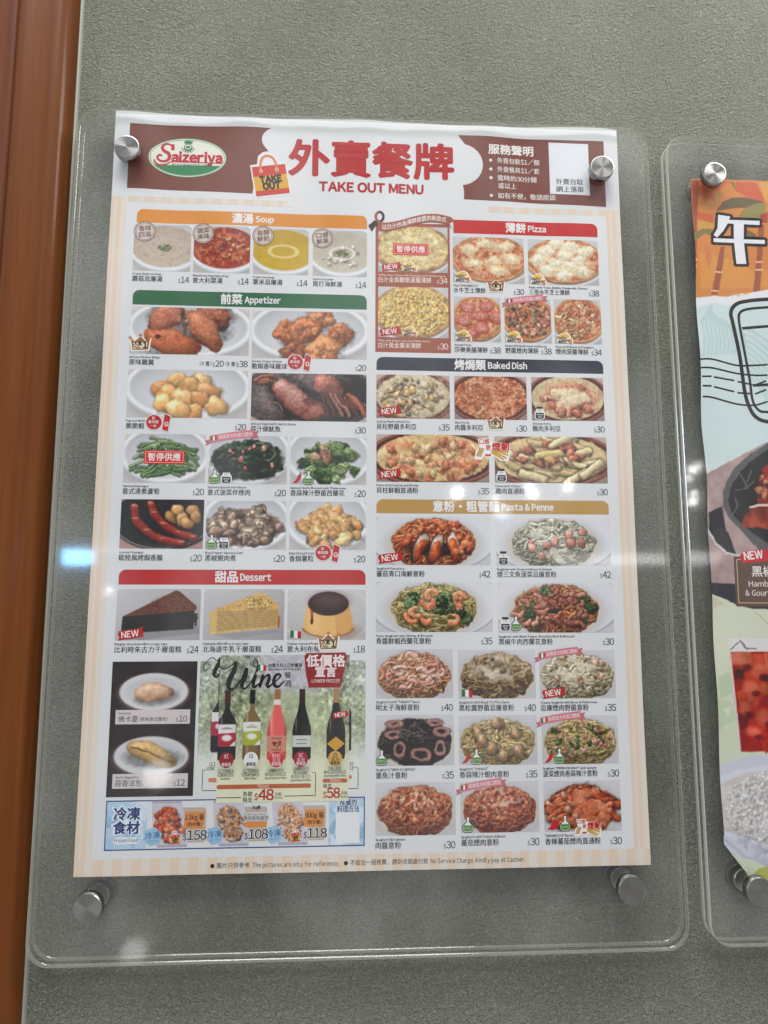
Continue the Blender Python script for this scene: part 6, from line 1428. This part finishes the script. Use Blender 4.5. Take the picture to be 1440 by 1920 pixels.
# plate of rice
c.poly(q([(470, 66), (484, 73), (500, 77), (560, 78), (560, -2), (520, -3), (500, 0), (486, 6), (470, 16)]), (196, 198, 212)); c.poly(q([(470, 60), (490, 67), (512, 70), (560, 70), (560, 10), (515, 8), (494, 13), (470, 24)]), (206, 207, 219))
c.mark(); c.poly(q([(470, 54)] + rice[1:3] + [(560, 66), (560, 12)] + rice[3:] + [(470, 26)]), (202, 196, 196), 1, .88 + .2 * n2)
c.bits(1300, *q([(516, 39)])[0], .064, .044, [(222, 219, 219), (216, 211, 210), (228, 226, 226), (211, 205, 204)], (.0018, .0034), .5, .06, .04, .1, .02); p_ = np.pad(c.im, ((1, 1), (1, 1), (0, 0)), 'edge'); rz = (YM < 72)[..., None]; c.im = np.where(rz, .3 * c.im + .175 * (p_[:-2, 1:-1] + p_[2:, 1:-1] + p_[1:-1, :-2] + p_[1:-1, 2:]), c.im); c.organic(.003, 60, .06, .2)
c.strand(q([(478, 17), (492, 4.6), (509, .6), (540, -1)]), .002, (184, 182, 196), 0, 1, 0)
c.poly(q([(496, -9.6), (503, -4), (512, -1.6), (560, -2), (560, -16), (496, -16)]), (176, 178, 96))
c.im += (c.R.rand(c.h, c.w, 1) - .5) * 6
img = np.clip(c.im, 20, 240)
ey = [551, 549.5, 481, 415.7, 379, 334, 290, 247, 193, 112, 65, 14, -11.3, -14]; ex = [483.4, 483.4, 482.1, 481.3, 480.4, 479.4, 480.5, 479.4, 479.2, 477.7, 477.4, 476.4, 496.0, 497.5]
def lunch_edge(y): return np.interp(y, ey[::-1], ex[::-1]) + .55 * np.sin(y / 15.0 + .6) * (y > 20)
rows = np.linspace(551, -13.5, 940); cols = np.concatenate([np.linspace(0, 1, 150), np.linspace(1.04, 4.2, 60)])
e = lunch_edge(rows)[:, None]; GX = e + (572 - e) * cols[None, :] * (1.0); GY = np.broadcast_to(rows[:, None], GX.shape).copy()
GY = GY - np.clip(GX - 484, 0, 70) * 0
ix = np.clip(((GX - LX) / 110 * c.w), 0, c.w - 1).astype(int); iy = np.clip((LT - GY) / LH * c.h, 0, c.h - 1).astype(int)
p = Print(LS); i = np.arange(GX.size).reshape(GX.shape)
p.raw(np.stack([GX.ravel(), GY.ravel()], -1), np.stack([i[1:, :-1], i[1:, 1:], i[:-1, 1:], i[:-1, :-1]], -1).reshape(-1, 4).tolist(), img[iy, ix].reshape(-1, 3), 0)
p.build('paper', lunch)
p = Print(LS); DK = (62, 48, 46)
for s_ in (wu_a, wu_b, wu_c, wu_d): p.stroke(list(s_) + [s_[0], s_[1]], 5.2, DK, 2, 1)
for s_ in (wu_a, wu_b, wu_c, wu_d):
    for a in s_: p.ell(a[0], a[1], 2.6, 2.6, DK, 2, 14)
for s_ in (wu_a, wu_b, wu_c, wu_d): p.poly(s_, (224, 224, 232), 3)
p.build('outlined_character', lunch)
p = Print(LS); LC = (58, 54, 54)
p.stroke(st_out + [(560, 338)], 3.2, LC, 1); p.stroke(st_in + [(560, 346)], 2.2, LC, 1); p.stroke([(600, 444.8)] + st_out[:1], 3.2, LC, 1, 1); p.stroke([(600, 437.4)] + st_in[:1], 2.2, LC, 1, 1)
p.stroke(st_h1 + [(590, 422)], 2.4, LC, 1, 1); p.stroke(st_h2 + [(590, 371)], 2.4, LC, 1, 1)
for k, wl in enumerate((wl0, wl1, wl2, wl3, wl4)):
    if k in (2, 3):
        a = np.array(wl); 
        for j in range(4):
            p.stroke([tuple(a[j] * .95 + a[j + 1] * .05), tuple(a[j] * .1 + a[j + 1] * .9 + (0, .3))], 1.5, LC, 1, 1)
    else: p.stroke(wl, 1.5, LC, 1)
p.build('postmark_lines', lunch)
p = Print(LS); p.poly([(498.6, 229.2), (590, 229.6), (590, 189.8), (498.2, 190)], (104, 84, 76), 2); 
for a in (((500.9, 226.8), (590, 227)), ((500.9, 226.8), (500.4, 192.8)), ((500.4, 192.8), (590, 192.6))): p.stroke(a, .55, (206, 180, 150), 3, 1)
p.poly([(503.6, 230), (508.9, 233.4), (516.7, 234.6), (530, 234.8), (530, 226), (515.2, 224.6), (505.1, 223.8)], (190, 60, 66), 4); p.text('NEW', 507.2, 229.4, 8.4, (236, 224, 226), 5, rot=.10, bold=.03, fit=15.2)
p.text('黑椒', 512.6, 217.2, 9.0, (230, 222, 216), 3, bold=.016, fit=18.2, res=3); p.text('Hamburg', 509.4, 207.6, 6.0, (224, 214, 208), 3, bold=.01, fit=26.4); p.text('& Gourmet', 506.2, 200.4, 6.0, (224, 214, 208), 3, bold=.01, fit=30)
p.build('dish_caption', lunch)
